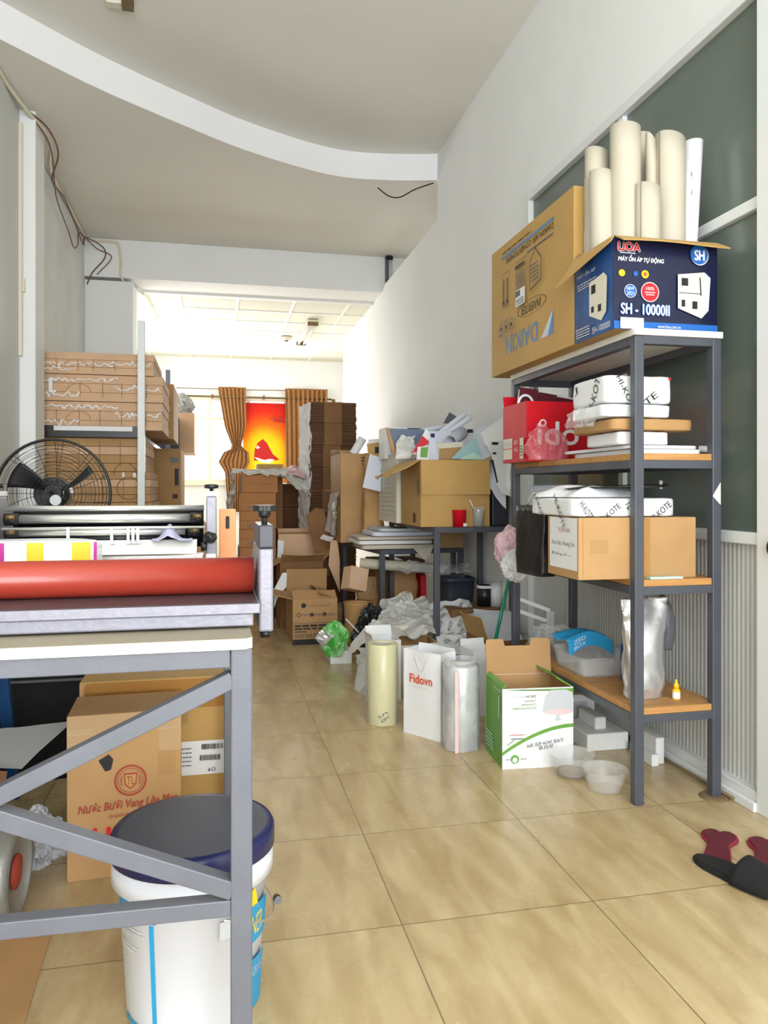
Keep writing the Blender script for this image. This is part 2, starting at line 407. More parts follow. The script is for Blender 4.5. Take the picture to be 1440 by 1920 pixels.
# ------------------------------------------------------------------ printed marks
_TC = {}
def text_mesh(s):
    if s in _TC: return _TC[s]
    cu = bpy.data.curves.new('t', 'FONT'); cu.body = s; cu.size = 1; cu.resolution_u = 3
    ob = bpy.data.objects.new('t', cu); COL.objects.link(ob)
    dg = bpy.context.evaluated_depsgraph_get(); me = bpy.data.meshes.new_from_object(ob.evaluated_get(dg))
    vs = [(q.co.x, q.co.y) for q in me.vertices]; fs = [list(p.vertices) for p in me.polygons]
    bpy.data.objects.remove(ob); bpy.data.curves.remove(cu); bpy.data.meshes.remove(me)
    if vs:
        x0 = min(q[0] for q in vs); x1 = max(q[0] for q in vs); y0 = min(q[1] for q in vs); y1 = max(q[1] for q in vs)
        vs = [((q[0] - x0) / max(x1 - x0, 1e-6), (q[1] - y0) / max(y1 - y0, 1e-6)) for q in vs]
    _TC[s] = (vs, fs); return _TC[s]
class Print:
    """marks printed on a surface; coordinates are fractions of the face (x right, y up)"""
    def __init__(s, o=None, ux=None, vy=None, n=None, fn=None, off=0.0008):
        s.mb = MB(); s.off = off
        if fn: s.fn = fn
        else:
            o, ux, vy, n = Vector(o), Vector(ux), Vector(vy), Vector(n)
            s.fn = lambda x, y, d: o + ux * x + vy * y + n * d
    def _put(s, pts, fs, m):
        s.off += 0.00012
        s.mb.add([s.fn(x, y, s.off) for x, y in pts], fs, m)
    def text(s, t, x0, y0, x1, y1, m='black', flip=False, rot=0, aspect=1.0, shear=0.0, bold=0.0):
        vs, fs = text_mesh(t)
        if not vs: return
        cx, cy = (x0 + x1) / 2, (y0 + y1) / 2; w, h = x1 - x0, y1 - y0; out = []
        ca, sa = math.cos(R(rot)), math.sin(R(rot))
        for a, b in vs:
            a -= 0.5; b -= 0.5
            if flip: a, b = -a, -b
            X, Y = a * w + shear * b * h, b * h
            X *= aspect; X, Y = X * ca - Y * sa, X * sa + Y * ca; X /= aspect
            out.append((cx + X, cy + Y))
        if bold:
            for dx, dy in ((-bold, 0), (bold, 0), (0, -bold * aspect), (0, bold * aspect)): s._put([(a + dx, b + dy) for a, b in out], fs, m)
        s._put(out, fs, m)
    def rect(s, x0, y0, x1, y1, m, nx=1):
        pts = [(x0 + (x1 - x0) * i / nx, y) for y in (y0, y1) for i in range(nx + 1)]
        s._put(pts, [(i, i + 1, nx + 2 + i, nx + 1 + i) for i in range(nx)], m)
    def poly(s, pts, m): s._put(pts, [list(range(len(pts)))], m)
    def disc(s, cx, cy, r, m, asp=1.0, n=24, ry=None):
        s.poly([(cx + r * math.cos(2 * PI * i / n), cy + (ry or r * asp) * math.sin(2 * PI * i / n)) for i in range(n)], m)
    def ring(s, cx, cy, r, w, m, asp=1.0, n=28, a0=0, a1=360, ry=None):
        R1 = (ry or r * asp); k = R1 / r; full = abs(a1 - a0) >= 360
        A = [R(a0 + (a1 - a0) * i / n) for i in range(n + 1)]
        pts = [(cx + (r + q) * math.cos(a), cy + (r + q) * k * math.sin(a)) for q in (-w / 2, w / 2) for a in A]
        s._put(pts, [(i, i + 1, n + 2 + i, n + 1 + i) for i in range(n)], m)
    def line(s, x0, y0, x1, y1, w, m, asp=1.0):
        dx, dy = (x1 - x0), (y1 - y0) / asp; L = math.hypot(dx, dy) or 1; px, py = -dy / L * w / 2, dx / L * w / 2 * asp
        s.poly([(x0 + px, y0 + py), (x1 + px, y1 + py), (x1 - px, y1 - py), (x0 - px, y0 - py)], m)
    def lines(s, x0, x1, y0, y1, n, m, seed=1, k=0.45):
        rr = random.Random(seed); st = (y1 - y0) / n
        for i in range(n):
            y = y0 + st * i; x = x0
            while x < x1:
                w = (x1 - x0) * rr.uniform(0.06, 0.2); xe = min(x + w, x1); s.rect(x, y, xe, y + st * k, m); x = xe + (x1 - x0) * 0.03
    def done(s, root, name='print', local=True, label=None): return part(name, s.mb, root, local=local, label=label)
def face(w, d, h, side):
    """Print on side of a local box centred on the root (base at z=0)"""
    if side == 'F': return Print((-w / 2, -d / 2, 0), (w, 0, 0), (0, 0, h), (0, -1, 0))
    if side == 'L': return Print((-w / 2, d / 2, 0), (0, -d, 0), (0, 0, h), (-1, 0, 0))
    if side == 'T': return Print((-w / 2, -d / 2, h), (w, 0, 0), (0, d, 0), (0, 0, 1))

def carton(label, x0, x1, y0, y1, z0, z1, m='card', rotz=0.0, flaps=(), tape=False, name='cardboard_box', cat='box', group=None,
           t=0.005, mi='card_in', sidemats=None):
    """flaps: (side, length, degrees from upright outwards)"""
    w, d, h = x1 - x0, y1 - y0, z1 - z0
    r = thing(name, label, cat, ((x0 + x1) / 2, (y0 + y1) / 2, z0), rotz, group)
    r['dims'] = 0; del r['dims']
    b = MB(); W, D = w / 2, d / 2; sm = sidemats or {}
    if flaps:
        b.box(-W, W, -D, -D + t, 0, h, sm.get('F', m)); b.box(-W, W, D - t, D, 0, h, m)
        b.box(-W, -W + t, -D + t, D - t, 0, h, sm.get('L', m)); b.box(W - t, W, -D + t, D - t, 0, h, m)
        b.box(-W + t, W - t, -D + t, D - t, 0, t, mi)
        q = .0007; b.box(-W + t, W - t, D - t - q, D - t, t, h - .001, mi); b.box(-W + t, -W + t + q, -D + t, D - t - q, t, h - .001, mi); b.box(W - t - q, W - t, -D + t, D - t - q, t, h - .001, mi)
    elif sm:
        b.box(-W, W, -D, D, 0, h, m)
        if 'L' in sm: b.box(-W - 0.0006, -W, -D, D, 0, h, sm['L'])
        if 'F' in sm: b.box(-W, W, -D - 0.0006, -D, 0, h, sm['F'])
    else: b.box(-W, W, -D, D, 0, h, m)
    part('body', b, r, bevel=0.0025, local=True)
    for fl in flaps:
        side, L, deg = fl[:3]; fm = fl[3] if len(fl) > 3 else m; taper = fl[4] if len(fl) > 4 else 0.0
        out, al, hw, ho = {'F': ((0, -1), (1, 0), W, D), 'B': ((0, 1), (1, 0), W, D), 'L': ((-1, 0), (0, 1), D, W), 'R': ((1, 0), (0, 1), D, W)}[side]
        out = Vector((*out, 0)); al = Vector((*al, 0)); a = R(deg)
        o = out * (ho - t / 2) + Vector((0, 0, h)); dr = Vector((0, 0, 1)) * math.cos(a) + out * math.sin(a); nn = al.cross(dr)
        f = MB(); q = hw - 0.003
        def fn(i, j):
            g = L * j; wv = 0.012 * L / 0.1 * math.sin(i * 5 + deg) * j * j * 0.4
            return o + al * ((i * 2 - 1) * (q - taper * j)) + dr * g + nn * wv
        f.grid(fn, 6, 4, fm, smooth=False)
        part('flap', f, r, solid=t * 0.8, local=True)
    if tape:
        tp = MB(); tw = 0.026
        tp.box(-tw, tw, -D - 0.001, D + 0.001, h, h + 0.0008, 'tape'); tp.box(-tw, tw, -D - 0.0012, -D - 0.0004, h - 0.07 if h > 0.1 else h * .5, h + 0.0008, 'tape')
        part('packing_tape', tp, r, local=True)
    return r

def boxsize(x0, x1, y0, y1, z0, z1): return x1 - x0, y1 - y0, z1 - z0
#BODY
# ================================================================== SETTING
XL, XR, XO = -1.24, 1.722, 3.6
YF, YC, YB, YE = -2.7, 5.86, 7.96, 12.4
ZL, ZU, ZP, ZT = 3.492, 3.70, 3.17, 3.10
b = MB(); b.box(XL - .12, XO + .12, YF, YE + .12, -.1, 0, 'floor'); struct('floor', b)
# arc of the ceiling edge
ARC = [(-1.24, 4.44), (-.877, 4.80), (-.668, 4.99), (-.40, 5.20), (-.158, 5.38), (.15, 5.60), (.524, 5.80), (.85, 5.93), (1.1, 5.965), (1.433, 5.93), (1.722, 5.863)]
def catmull(P, n):
    out = []
    for i in range(len(P) - 1):
        p0 = Vector(P[max(i - 1, 0)]); p1 = Vector(P[i]); p2 = Vector(P[i + 1]); p3 = Vector(P[min(i + 2, len(P) - 1)])
        for k in range(n):
            t = k / n; out.append(0.5 * ((2 * p1) + (p2 - p0) * t + (2 * p0 - 5 * p1 + 4 * p2 - p3) * t * t + (3 * p1 - p0 - 3 * p2 + p3) * t ** 3))
    out.append(Vector(P[-1])); return out
arc = catmull(ARC, 5)
b = MB(); b.box(XL - .12, XO + .12, YF, 8.4, ZU, ZU + .12, 'ceil'); struct('ceiling', b)
poly = [(q.x, q.y) for q in arc] + [(XO, YC), (XO, YB), (XL, YB)]
b = MB(); n = len(poly)
b.add([(x, y, z) for z in (ZL, ZU) for x, y in poly], [tuple(range(n))[::-1]], 'ceil')
struct('ceiling', b)
b = MB(); k = len(arc)
b.add([(q.x, q.y, ZL) for q in arc] + [(q.x, q.y - .004, ZU) for q in arc], [(i, i + 1, k + i + 1, k + i) for i in range(k - 1)], 'band', True)
struct('trim_1', b)
# walls
b = MB(); b.box(XL - .12, XL, YF, YB, 0, ZU, 'wallL'); b.box(XL - .12, XL, YB, 8.5, 0, ZT + .3, 'wallL'); b.box(XL - .12, XL, 11.7, YE + .12, 0, ZT + .3, 'wallL')
b.box(XL - .12, XL, 8.5, 11.7, 0, .95, 'wallL'); b.box(XL - .12, XL, 8.5, 11.7, 2.85, ZT + .3, 'wallL'); struct('wall_left', b)
b = MB()
for y in (8.5, 10.08, 11.64): b.box(XL - .08, XL - .02, y, y + .06, .95, 2.85, 'frame')
b.box(XL - .08, XL - .02, 8.56, 11.64, .95, 1.01, 'frame'); b.box(XL - .08, XL - .02, 8.56, 11.64, 2.79, 2.85, 'frame')
b.box(XL - .055, XL - .05, 8.56, 11.64, 1.01, 2.79, 'winglass'); struct('window_2', b)
# panelled strip of the left wall before the column
b = MB(); b.box(XL, XL + .012, 3.2, 5.33, 0, ZL - .02, 'ribbed'); struct('trim_2', b)
b = MB(); b.box(XL, -1.135, 5.35, 5.62, 0, ZL, 'wall'); struct('trim_4', b, bevel=.006)
b = MB(); b.box(XL, -.79, YB - .02, 8.35, 0, 3.09, 'wall'); struct('trim_5', b, bevel=.006)
b = MB(); b.box(XL, XO, YB - .03, 8.38, 3.12, ZL, 'wall'); struct('trim_6', b)
b = MB(); b.box(XL - .12, XO, 8.38, 8.42, ZT, ZU, 'wall'); struct('wall_upper', b)
# partition on the right
b = MB(); t = .09; Y0 = 2.16; Y1 = 4.07; GZ = 2.70; MR = .90
b.box(XR, XR + t, Y1, YC, 0, ZU, 'wall'); b.box(XR, XR + t, YC, 10.45, 0, ZP, 'wall')
b.box(XR, XR + t, YF, Y1, GZ, ZU, 'wall'); struct('wall_right', b)
b = MB(); b.box(XR + .02, XR + .05, Y0, Y1 - .04, .05, MR - .03, 'ribbed'); struct('wall_right', b)
b = MB(); F_ = .035
b.box(XR - .012, XR + .05, Y1 - .05, Y1, .03, GZ, 'alu'); b.box(XR - .012, XR + .06, Y0, Y1 - .05, GZ - .045, GZ, 'alu')
b.box(XR - .002, XR + .05, 3.02, 3.062, MR, GZ - .045, 'alu'); b.box(XR - .012, XR + .05, Y0, Y1 - .05, MR - .04, MR, 'alu')
b.box(XR - .012, XR + .05, Y0, Y1 - .05, .03, .06, 'alu'); b.box(XR - .004, XR + .05, Y0, 3.02, 1.955, 1.995, 'alu')
b.box(XR - .03, XR, Y0, Y1 + 1.2, 0, .03, 'alu'); struct('window_3', b, bevel=.003)
b = MB(); b.box(XR + .018, XR + .024, Y0, Y1 - .05, MR, GZ - .045, 'tinted'); struct('window_4', b, label='grey green filmed glass')
b = MB(); b.box(XR - .02, XR + .07, 2.09, Y0, 0, GZ + .9, 'alu'); b.box(XR - .012, XR + .05, 1.05, 1.12, 0, GZ, 'alu'); b.box(XR - .012, XR + .05, 1.12, 2.09, 2.1, 2.16, 'alu')
b.box(XR + .01, XR + .04, 1.12, 2.09, .02, 2.1, 'alu'); door = struct('door_1', b, bevel=.003)
b = MB(); b.cyl((XR - .045, 2.05, .86), (XR + .01, 2.05, .86), .012, 'black_pl'); b.cyl((XR - .05, 2.05, .86), (XR - .035, 2.05, .86), .028, 'black_pl')
b.build('door_handle', door)
b = MB(); b.box(XR, XR + t, YF, 1.05, 0, GZ, 'wall'); struct('wall_right', b)
# hall beyond the partition
b = MB(); b.box(XO, XO + .12, YF, YE, 0, ZU, 'wall'); struct('wall_outer', b)
b = MB(); b.box(XR + .3, XO, YC - .12, YC, 0, ZU, 'wall'); struct('wall_inner', b)
# back wall with window
xa, xb, za, zb = PY(318, 0, YE).x, PY(607, 0, YE).x, 1.15, 2.50
b = MB(); b.box(XL - .12, xa, YE, YE + .12, 0, ZT + .3, 'wall'); b.box(xb, XO, YE, YE + .12, 0, ZT + .3, 'wall')
b.box(xa, xb, YE, YE + .12, 0, za, 'wall'); b.box(xa, xb, YE, YE + .12, zb, ZT + .3, 'wall'); struct('wall_back', b)
b = MB()
for q in (0, .25, .5, .75, 1):
    x = xa + (xb - xa - .05) * q; b.box(x, x + .05, YE - .01, YE + .06, za, zb, 'frame')
b.box(xa, xb, YE - .015, YE + .06, za, za + .05, 'frame'); b.box(xa, xb, YE - .015, YE + .06, zb - .05, zb, 'frame'); b.box(xa, xb, YE, YE + .05, zb - .36, zb - .32, 'frame')
b.box(xa, xb, YE + .03, YE + .035, za, zb, 'winglass'); b.box(xa - .05, xb + .05, YE - .08, YE, za - .04, za, 'frame'); struct('window_1', b)
# suspended ceiling of the back room
b = MB(); b.box(XL - .12, XO, 8.4, YE, ZT + .01, ZT + .06, 'ctile'); struct('ceiling', b)
b = MB(); x0 = PY(577, 677, YE).x
for i in range(-4, 5):
    x = x0 + i * .61
    if XL < x < XO - .05: b.box(x - .012, x + .012, 8.42, YE, ZT, ZT + .012, 'tbar')
for i in range(8):
    y = 8.44 + i * .565; b.box(XL, XO, y - .012, y + .012, ZT - .0005, ZT + .0115, 'tbar')
b.box(XL, XO, YE - .03, YE, ZT - .002, ZT + .01, 'tbar'); struct('trim_3', b)
# thin skirting / dirty gap by the partition
b = MB(); b.tube([(XR - .036, 2.25, .012), (XR - .04, 2.7, .01), (XR - .036, 3.2, .014), (XR - .04, 4.0, .01)], .005, 'grime', 6)
tag(struct('floor_cable', b), 'thin dirty cable lying along the foot of the ribbed partition', 'cable'); bpy.data.objects['floor_cable'].pop('kind', None)

# things on the ceiling and the walls
f = PY(575, 612, 11.0)
r = thing('ceiling_lamp', 'cream fluorescent ceiling fitting on the suspended ceiling, unlit', 'lamp', (f.x, 10.35, ZT - .08))
X0 = x0 + .0
p = PF(576, 645, ZT - .05); p2 = PF(574, 606, ZT - .05); xm = (p.x + p2.x) / 2
r.location = (xm, (p.y + p2.y) / 2, ZT - .075)
ya, yb = sorted((p.y, p2.y))
b = MB(); b.box(xm - .07, xm + .07, ya, yb, ZT - .03, ZT, 'frame'); part('housing', b, r, bevel=.004)
for dx in (-.035, .035):
    b = MB(); b.cyl((xm + dx, ya + .03, ZT - .055), (xm + dx, yb - .03, ZT - .055), .014, 'white'); part('tube', b, r)
for y in (ya, yb - .02):
    b = MB(); b.box(xm - .065, xm + .065, y, y + .02, ZT - .075, ZT - .03, 'brass'); part('end_cap', b, r)
p = PF(537, 635, ZT - .02)
b = MB(); b.lathe([(.075, 0), (.075, -.015), (.05, -.03), (.03, -.045)], 'frame', 20, Matrix.Translation((p.x, p.y, ZT))); b.lathe([(.028, -.045), (.02, -.06)], 'darkgrey', 12, Matrix.Translation((p.x, p.y, ZT)))
one('smoke_detector', 'small round grey smoke detector on the suspended ceiling', 'smoke detector', b, (p.x, p.y, ZT))
p = PY(729, 507, YB - .06)
b = MB(); b.box(p.x - .035, p.x + .035, p.y - .01, YB - .03, p.z - .12, p.z + .12, 'darkgrey'); b.lathe([(.04, 0), (.045, .02), (.03, .035)], 'black_pl', 16, Matrix.Translation((p.x, p.y - .02, p.z + .11)))
b.cyl((p.x + .012, p.y - .025, p.z - .12), (p.x + .012, p.y - .025, p.z + .1), .018, 'grey', 12)
one('wall_bracket', 'narrow dark metal bracket at the right end of the cross beam', 'bracket', b, (p.x, p.y, p.z - .12))
p = PF(232, 4, ZU - .02)
b = MB(); b.box(p.x - .09, p.x + .05, p.y, p.y + .05, ZU - .03, ZU, 'frame'); b.box(p.x - .01, p.x + .05, p.y - .02, p.y + .03, ZU - .05, ZU - .0, 'brass')
one('ceiling_fitting', 'small beige ceiling bracket at the top edge of the photo', 'bracket', b, (p.x, p.y, ZU - .05))
# wires
def wire(name, label, pts, r_, m, cat='cable'):
    P = catmull([tuple(q) for q in pts], 4); b = MB(); b.tube(P, r_, m, 6); return one(name, label, cat, b, tuple(P[0]))
e = .012
wire('conduit_pipe', 'cream conduit running along the top of the left wall', [(XL + .02, 4.5, ZL - .02), (XL + .02, 4.95, ZL - .02), (-1.16, 5.30, ZL - .045), (-1.11, 5.5, ZL - .05), (-1.1, 5.66, ZL - .07), (XL + .03, 6.2, ZL - .05), (XL + .02, 7.0, ZL - .03), (XL + .02, 7.88, ZL - .025)], .013, 'conduit')
wire('electric_wire', 'thin reddish brown wire hanging loosely from the conduit', [(-1.18, 5.3, ZL - .02), (-1.08, 5.45, ZL - .06), (-1.07, 5.75, ZL - .10), (XL + .06, 6.1, ZL - .16), (XL + .05, 6.6, ZL - .09), (XL + .05, 7.0, ZL - .12), (XL + .09, 7.3, ZL - .26), (XL + .06, 7.6, ZL - .1), (-1.06, 7.88, ZL - .1), (-1.05, 7.9, ZL - .2), (-1.16, 7.9, ZL - .34), (XL + .03, 7.9, ZL - .46)], .006, 'cable')
wire('electric_wire', 'second reddish brown wire looping below the conduit near the cross beam', [(-1.16, 5.32, ZL - .04), (-1.09, 5.6, ZL - .13), (XL + .05, 6.3, ZL - .2), (XL + .05, 6.8, ZL - .3), (XL + .06, 7.0, ZL - .38), (XL + .07, 7.15, ZL - .3), (XL + .05, 7.35, ZL - .14), (-1.12, 7.85, ZL - .12), (-1.0, 7.9, ZL - .16), (-1.0, 7.9, ZL - .22), (-1.12, 7.9, ZL - .36)], .005, 'cable')
wire('conduit_pipe', 'pale conduit crossing the beam and running on to the suspended ceiling', [(XL + .03, 7.915, ZL - .03), (-.98, 7.915, ZL - .03), (-.92, 7.915, ZL - .06), (-.90, 7.915, ZL - .2), (-.89, 7.915, 3.105), (-.80, 8.2, 3.09), (-.72, 8.6, 3.085), (-.68, 9.6, 3.085)], .012, 'conduit')
wire('electric_wire', 'short black wire hanging from the low ceiling by the right wall', [(1.70, 5.90, ZL - .01), (1.58, 6.0, ZL - .03), (1.46, 6.04, ZL - .09), (1.37, 6.06, ZL - .08), (1.28, 6.06, ZL - .02)], .005, 'black')
b = MB(); b.box(XL + .012, XL + .032, 5.31, 5.33, 1.9, ZL - .1, 'conduit')
p = PY(38, 535, 5.33); b.box(p.x - .028, p.x + .028, 5.325, 5.35, p.z - .04, p.z + .045, 'frame'); b.box(p.x - .012, p.x + .012, 5.32, 5.326, p.z - .012, p.z + .012, 'brass')
one('wall_socket', 'cream socket box with its vertical trunking on the left column', 'socket', b, (XL + .02, 5.33, 1.9))

# fluorescent lamps of the front room (behind the viewer, reflected in the roller)
for i, (x, y) in enumerate(((-.3, .2), (.9, .2))):
    r = thing('ceiling_lamp', 'lit twin tube fitting on the high ceiling of the front room, ' + ('left' if i == 0 else 'right') + ' one', 'lamp', (x, y, ZU - .09))
    b = MB(); b.box(x - .08, x + .08, y - .6, y + .6, ZU - .05, ZU, 'alu'); part('housing', b, r, bevel=.004)
    for dx in (-.045, .045):
        b = MB(); b.cyl((x + dx, y - .57, ZU - .075), (x + dx, y + .57, ZU - .075), .014, 'tube_glow', 12); part('tube', b, r)

# curtain, rod, banner
p0 = PY(345, 742, YE - .12); p1 = PY(622, 745, YE - .12); zr = p0.z
r = thing('curtain_rod', 'long dark curtain rod with bracket knobs above the back window', 'curtain rod', (p0.x, YE - .12, zr))
b = MB(); b.cyl((PY(322, 742, YE - .12).x, YE - .12, zr), (p1.x, YE - .12, zr), .014, 'brass', 10); part('rod', b, r)
for u in (398, 495, 560):
    x = PY(u, 742, YE - .12).x; b = MB(); b.box(x - .012, x + .012, YE - .12, YE, zr - .02, zr + .04, 'brass'); part('bracket', b, r)
b = MB(); b.blob((p1.x + .03, YE - .12, zr - .02), (.07, .05, .06), 'brass', amp=.1, sub=2, flat=False); part('finial', b, r)
wire('curtain_wire', 'thin pale wire strung above the curtain rod', [(PY(330, 727, YE - .03).x, YE - .03, PY(330, 727, YE - .03).z), (PY(470, 731, YE - .03).x, YE - .03, PY(470, 731, YE - .03).z), (PY(600, 733, YE - .03).x, YE - .03, PY(600, 733, YE - .03).z)], .006, 'brass')
def curtain(label, prof, yc, folds, amp):
    # prof: list of (z, xl, xr)
    def fn(i, j):
        t = j * (len(prof) - 1); k_ = min(int(t), len(prof) - 2); t -= k_; t = t * t * (3 - 2 * t)
        z, a, c = [prof[k_][q] * (1 - t) + prof[k_ + 1][q] * t for q in range(3)]
        return Vector((a + (c - a) * i, yc + amp * math.sin(i * folds * 2 * PI) + .01 * math.sin(i * 9 + j * 7), z))
    b = MB(); b.grid(fn, folds * 8, 24, 'curtain')
    r = one('curtain', label, 'curtain', b, (prof[-1][1], yc, prof[-1][0]), solid=.004); return r
def PB(u, v): return PY(u, v, YE - .12)
def pr(rows): return [(PB(ul, v).z, PB(ul, v).x, PB(ur, v).x) for v, ul, ur in rows]
curtain('golden brown curtain gathered to a knot, left of the red banner', pr([(725, 409, 461), (745, 412, 461), (800, 422, 462), (835, 435, 452), (842, 433, 458), (848, 420, 466), (866, 410, 468), (885, 422, 458), (960, 428, 452)]), YE - .12, 7, .028)
curtain('golden brown curtain hanging in straight folds behind the tall carton stack', pr([(728, 535, 614), (800, 537, 612), (900, 538, 611), (1010, 538, 611)]), YE - .12, 9, .03)
pa, pb_ = PY(456, 755, YE - .05), PY(535, 755, YE - .05); zbt = PY(456, 905, YE - .05).z
cx, cz = (pa.x + pb_.x) / 2, pa.z - .95
r = thing('banner', 'red and yellow banner with a dark red mound hanging in the back window', 'banner', (cx, YE - .055, zbt))
b = MB(); b.box(pa.x, pb_.x, YE - .058, YE - .052, zbt, pa.z, 'banner')
o = b.build('banner_sheet', r, loc=(0, 0, cz - zbt), shift=(cx, YE - .055, cz))
M['mound'] = mat('deep_red_mound_print', (196, 34, 30), 0.5, transl=.35)
M['darkred'] = mat('dark_red_print', (140, 10, 16), 0.5)
pt = Print((pa.x, YE - .0585, zbt), (pb_.x - pa.x, 0, 0), (0, 0, pa.z - zbt), (0, -1, 0), off=.002)
pt.poly([(.25, .28), (.27, .42), (.34, .50), (.46, .55), (.56, .50), (.70, .36), (.86, .29), (.6, .26)], 'mound')
pt.poly([(.25, .32), (.40, .26), (.60, .24), (.75, .29), (.62, .30), (.50, .285), (.35, .31)], 'white')
pt.poly([(.29, .44), (.34, .47), (.40, .44), (.33, .42)], 'pinkp')
for i, (x, y, w) in enumerate(((.62, .795, .3), (.70, .775, .28), (.66, .82, .3), (.8, .76, .18))): pt.rect(x, y, x + w, y + .008, 'darkred')
pt.text('2N1', .72, .765, .95, .81, 'darkred')
part('print', pt.mb, r, label='dark red mound')
# ================================================================== RACK ON THE RIGHT
RX0, RX1, RY0, RY1 = 1.347, 1.668, 2.288, 3.372
PW = .033
r = thing('metal_rack', 'tall dark grey metal rack with four board levels standing in front of the ribbed partition', 'rack', ((RX0 + RX1) / 2, (RY0 + RY1) / 2, 0))
TOPZ = 1.571
for x in (RX0, RX1 - PW):
    for y in (RY0, RY1 - PW):
        b = MB(); b.box(x, x + PW, y, y + PW, 0, TOPZ - .024, 'steel'); part('post', b, r, bevel=.003)
LV = [.319, .742, 1.160, TOPZ]
for z in LV:
    th = .022; top = z - th - (0.0 if z < TOPZ else .0)
    for (xa_, xb_, ya_, yb_) in ((RX0 + PW, RX1 - PW, RY0, RY0 + PW), (RX0 + PW, RX1 - PW, RY1 - PW, RY1), (RX0, RX0 + PW, RY0 + PW, RY1 - PW), (RX1 - PW, RX1, RY0 + PW, RY1 - PW)):
        b = MB(); b.box(xa_, xb_, ya_ + .001, yb_ - .001, top - .028, top, 'steel'); part('rail', b, r, bevel=.002)
    b = MB()
    if z == TOPZ: b.box(RX0 - .004, RX1 + .004, RY0 - .004, RY1, z - th, z, 'white_board'); part('top_board', b, r, bevel=.002, label='white laminate top board')
    else:
        e = .0345 if True else 0
        b.box(RX0 + .004, RX1 - .004, RY0 + PW + .001, RY1 - PW, z - th, z, 'ply'); b.box(RX0 + PW + .001, RX1 - PW - .001, RY0 + .004, RY0 + PW + .001, z - th, z, 'ply')
        part('shelf_board', b, r, bevel=.0015, label='orange brown shelf board')
b = MB()
for x in (RX1 - PW / 2,): b.lathe([(.05, 0), (.045, .004), (.03, .006)], 'grime', 20, Matrix.Translation((x, RY0 + PW / 2, 0)))
part('foot_plate', b, r)
# corner tapes on the right post
b = MB(); b.prism([(0, 0), (.030, .045), (.030, -.03)], 0, .002, 'white', (Vector((RX1 - .036, RY0 - .004, PY(1320, 930, RY0).z)), Vector((1, 0, 0)), Vector((0, 0, 1)), Vector((0, 1, 0))))
part('paper_tag', b, r)

# --- cardboard box of an air conditioner, upside down on the top
AX0, AX1, AY0, AY1 = 1.284, 1.60, 2.602, 3.458
r = carton('large upside-down brown air conditioner carton standing on the rack top', AX0, AX1, AY0, AY1, TOPZ, 2.155, 'card_gold')
P_ = face(AX1 - AX0, AY1 - AY0, 2.155 - TOPZ, 'L')
# x: 0 = far end, 1 = near end ; printed upside down
A = .856 / .584
P_.text('DAIKIN', .215, .135, .62, .265, 'steelblue', rot=180, aspect=A, bold=.002)
P_.poly([(.66, .13), (.80, .13), (.80, .30)], 'steelblue'); P_.poly([(.66, .13), (.74, .13), (.80, .30)], 'grey')
P_.text('INVERTER', .42, .365, .66, .425, 'black', rot=180, aspect=A, shear=.2); P_.ring(.55, .395, .17, .006, 'black', ry=.055)
P_.rect(.16, .885, .80, .905, 'steelblue'); P_.text('DAIKIN AIR CONDITIONERS', .22, .83, .80, .872, 'black', rot=180, aspect=A); P_.lines(.5, .80, .79, .82, 1, 'darkgrey', 3)
P_.lines(.17, .55, .925, .94, 1, 'black', 5)
for x0_, y0_, x1_, y1_ in ((.17, .52, .27, .76), (.36, .56, .50, .78), (.17, .40, .27, .50)):
    w_ = .004
    P_.rect(x0_, y0_, x1_, y0_ + w_, 'darkgrey'); P_.rect(x0_, y1_, x1_, y1_ + w_, 'darkgrey'); P_.rect(x0_, y0_, x0_ + w_ * .6, y1_, 'darkgrey'); P_.rect(x1_, y0_, x1_ + w_ * .6, y1_, 'darkgrey')
P_.rect(.19, .54, .20, .72, 'black'); P_.rect(.24, .54, .25, .72, 'black'); P_.disc(.195, .54, .012, 'black', 1.4); P_.disc(.245, .54, .012, 'black', 1.4)
P_.lines(.37, .49, .58, .70, 6, 'darkgrey', 7); P_.lines(.37, .49, .72, .78, 1, 'black', 8)
P_.poly([(.38, .44), (.50, .44), (.50, .56), (.38, .56)], 'white'); P_.poly([(.38, .51), (.44, .51), (.44, .555), (.38, .555)], 'darkgrey'); P_.lines(.39, .49, .45, .5, 3, 'darkgrey', 9)
hs = [(.57, .50), (.70, .53), (.70, .68), (.635, .77), (.57, .70)]
for i in range(5): P_.line(*hs[i], *hs[(i + 1) % 5], .006, 'black', A)
P_.lines(.585, .68, .55, .68, 5, 'darkgrey', 11)
for cx_ in (.20, .275, .345): P_.ring(cx_, .33, .028, .006, 'darkgrey', A); P_.disc(cx_, .33, .012, 'black', A)
P_.rect(.17, .27, .23, .29, 'darkgrey')
P_.done(r)
P_ = face(AX1 - AX0, AY1 - AY0, 2.155 - TOPZ, 'F')
P_.rect(.16, .80, .5, .83, 'steelblue'); P_.rect(.17, .68, .5, .80, 'black'); P_.text('G', .2, .69, .45, .79, 'white'); P_.lines(.2, .9, .5, .62, 4, 'darkgrey', 3); P_.rect(0, .495, 1, .505, 'card_in'); P_.done(r)

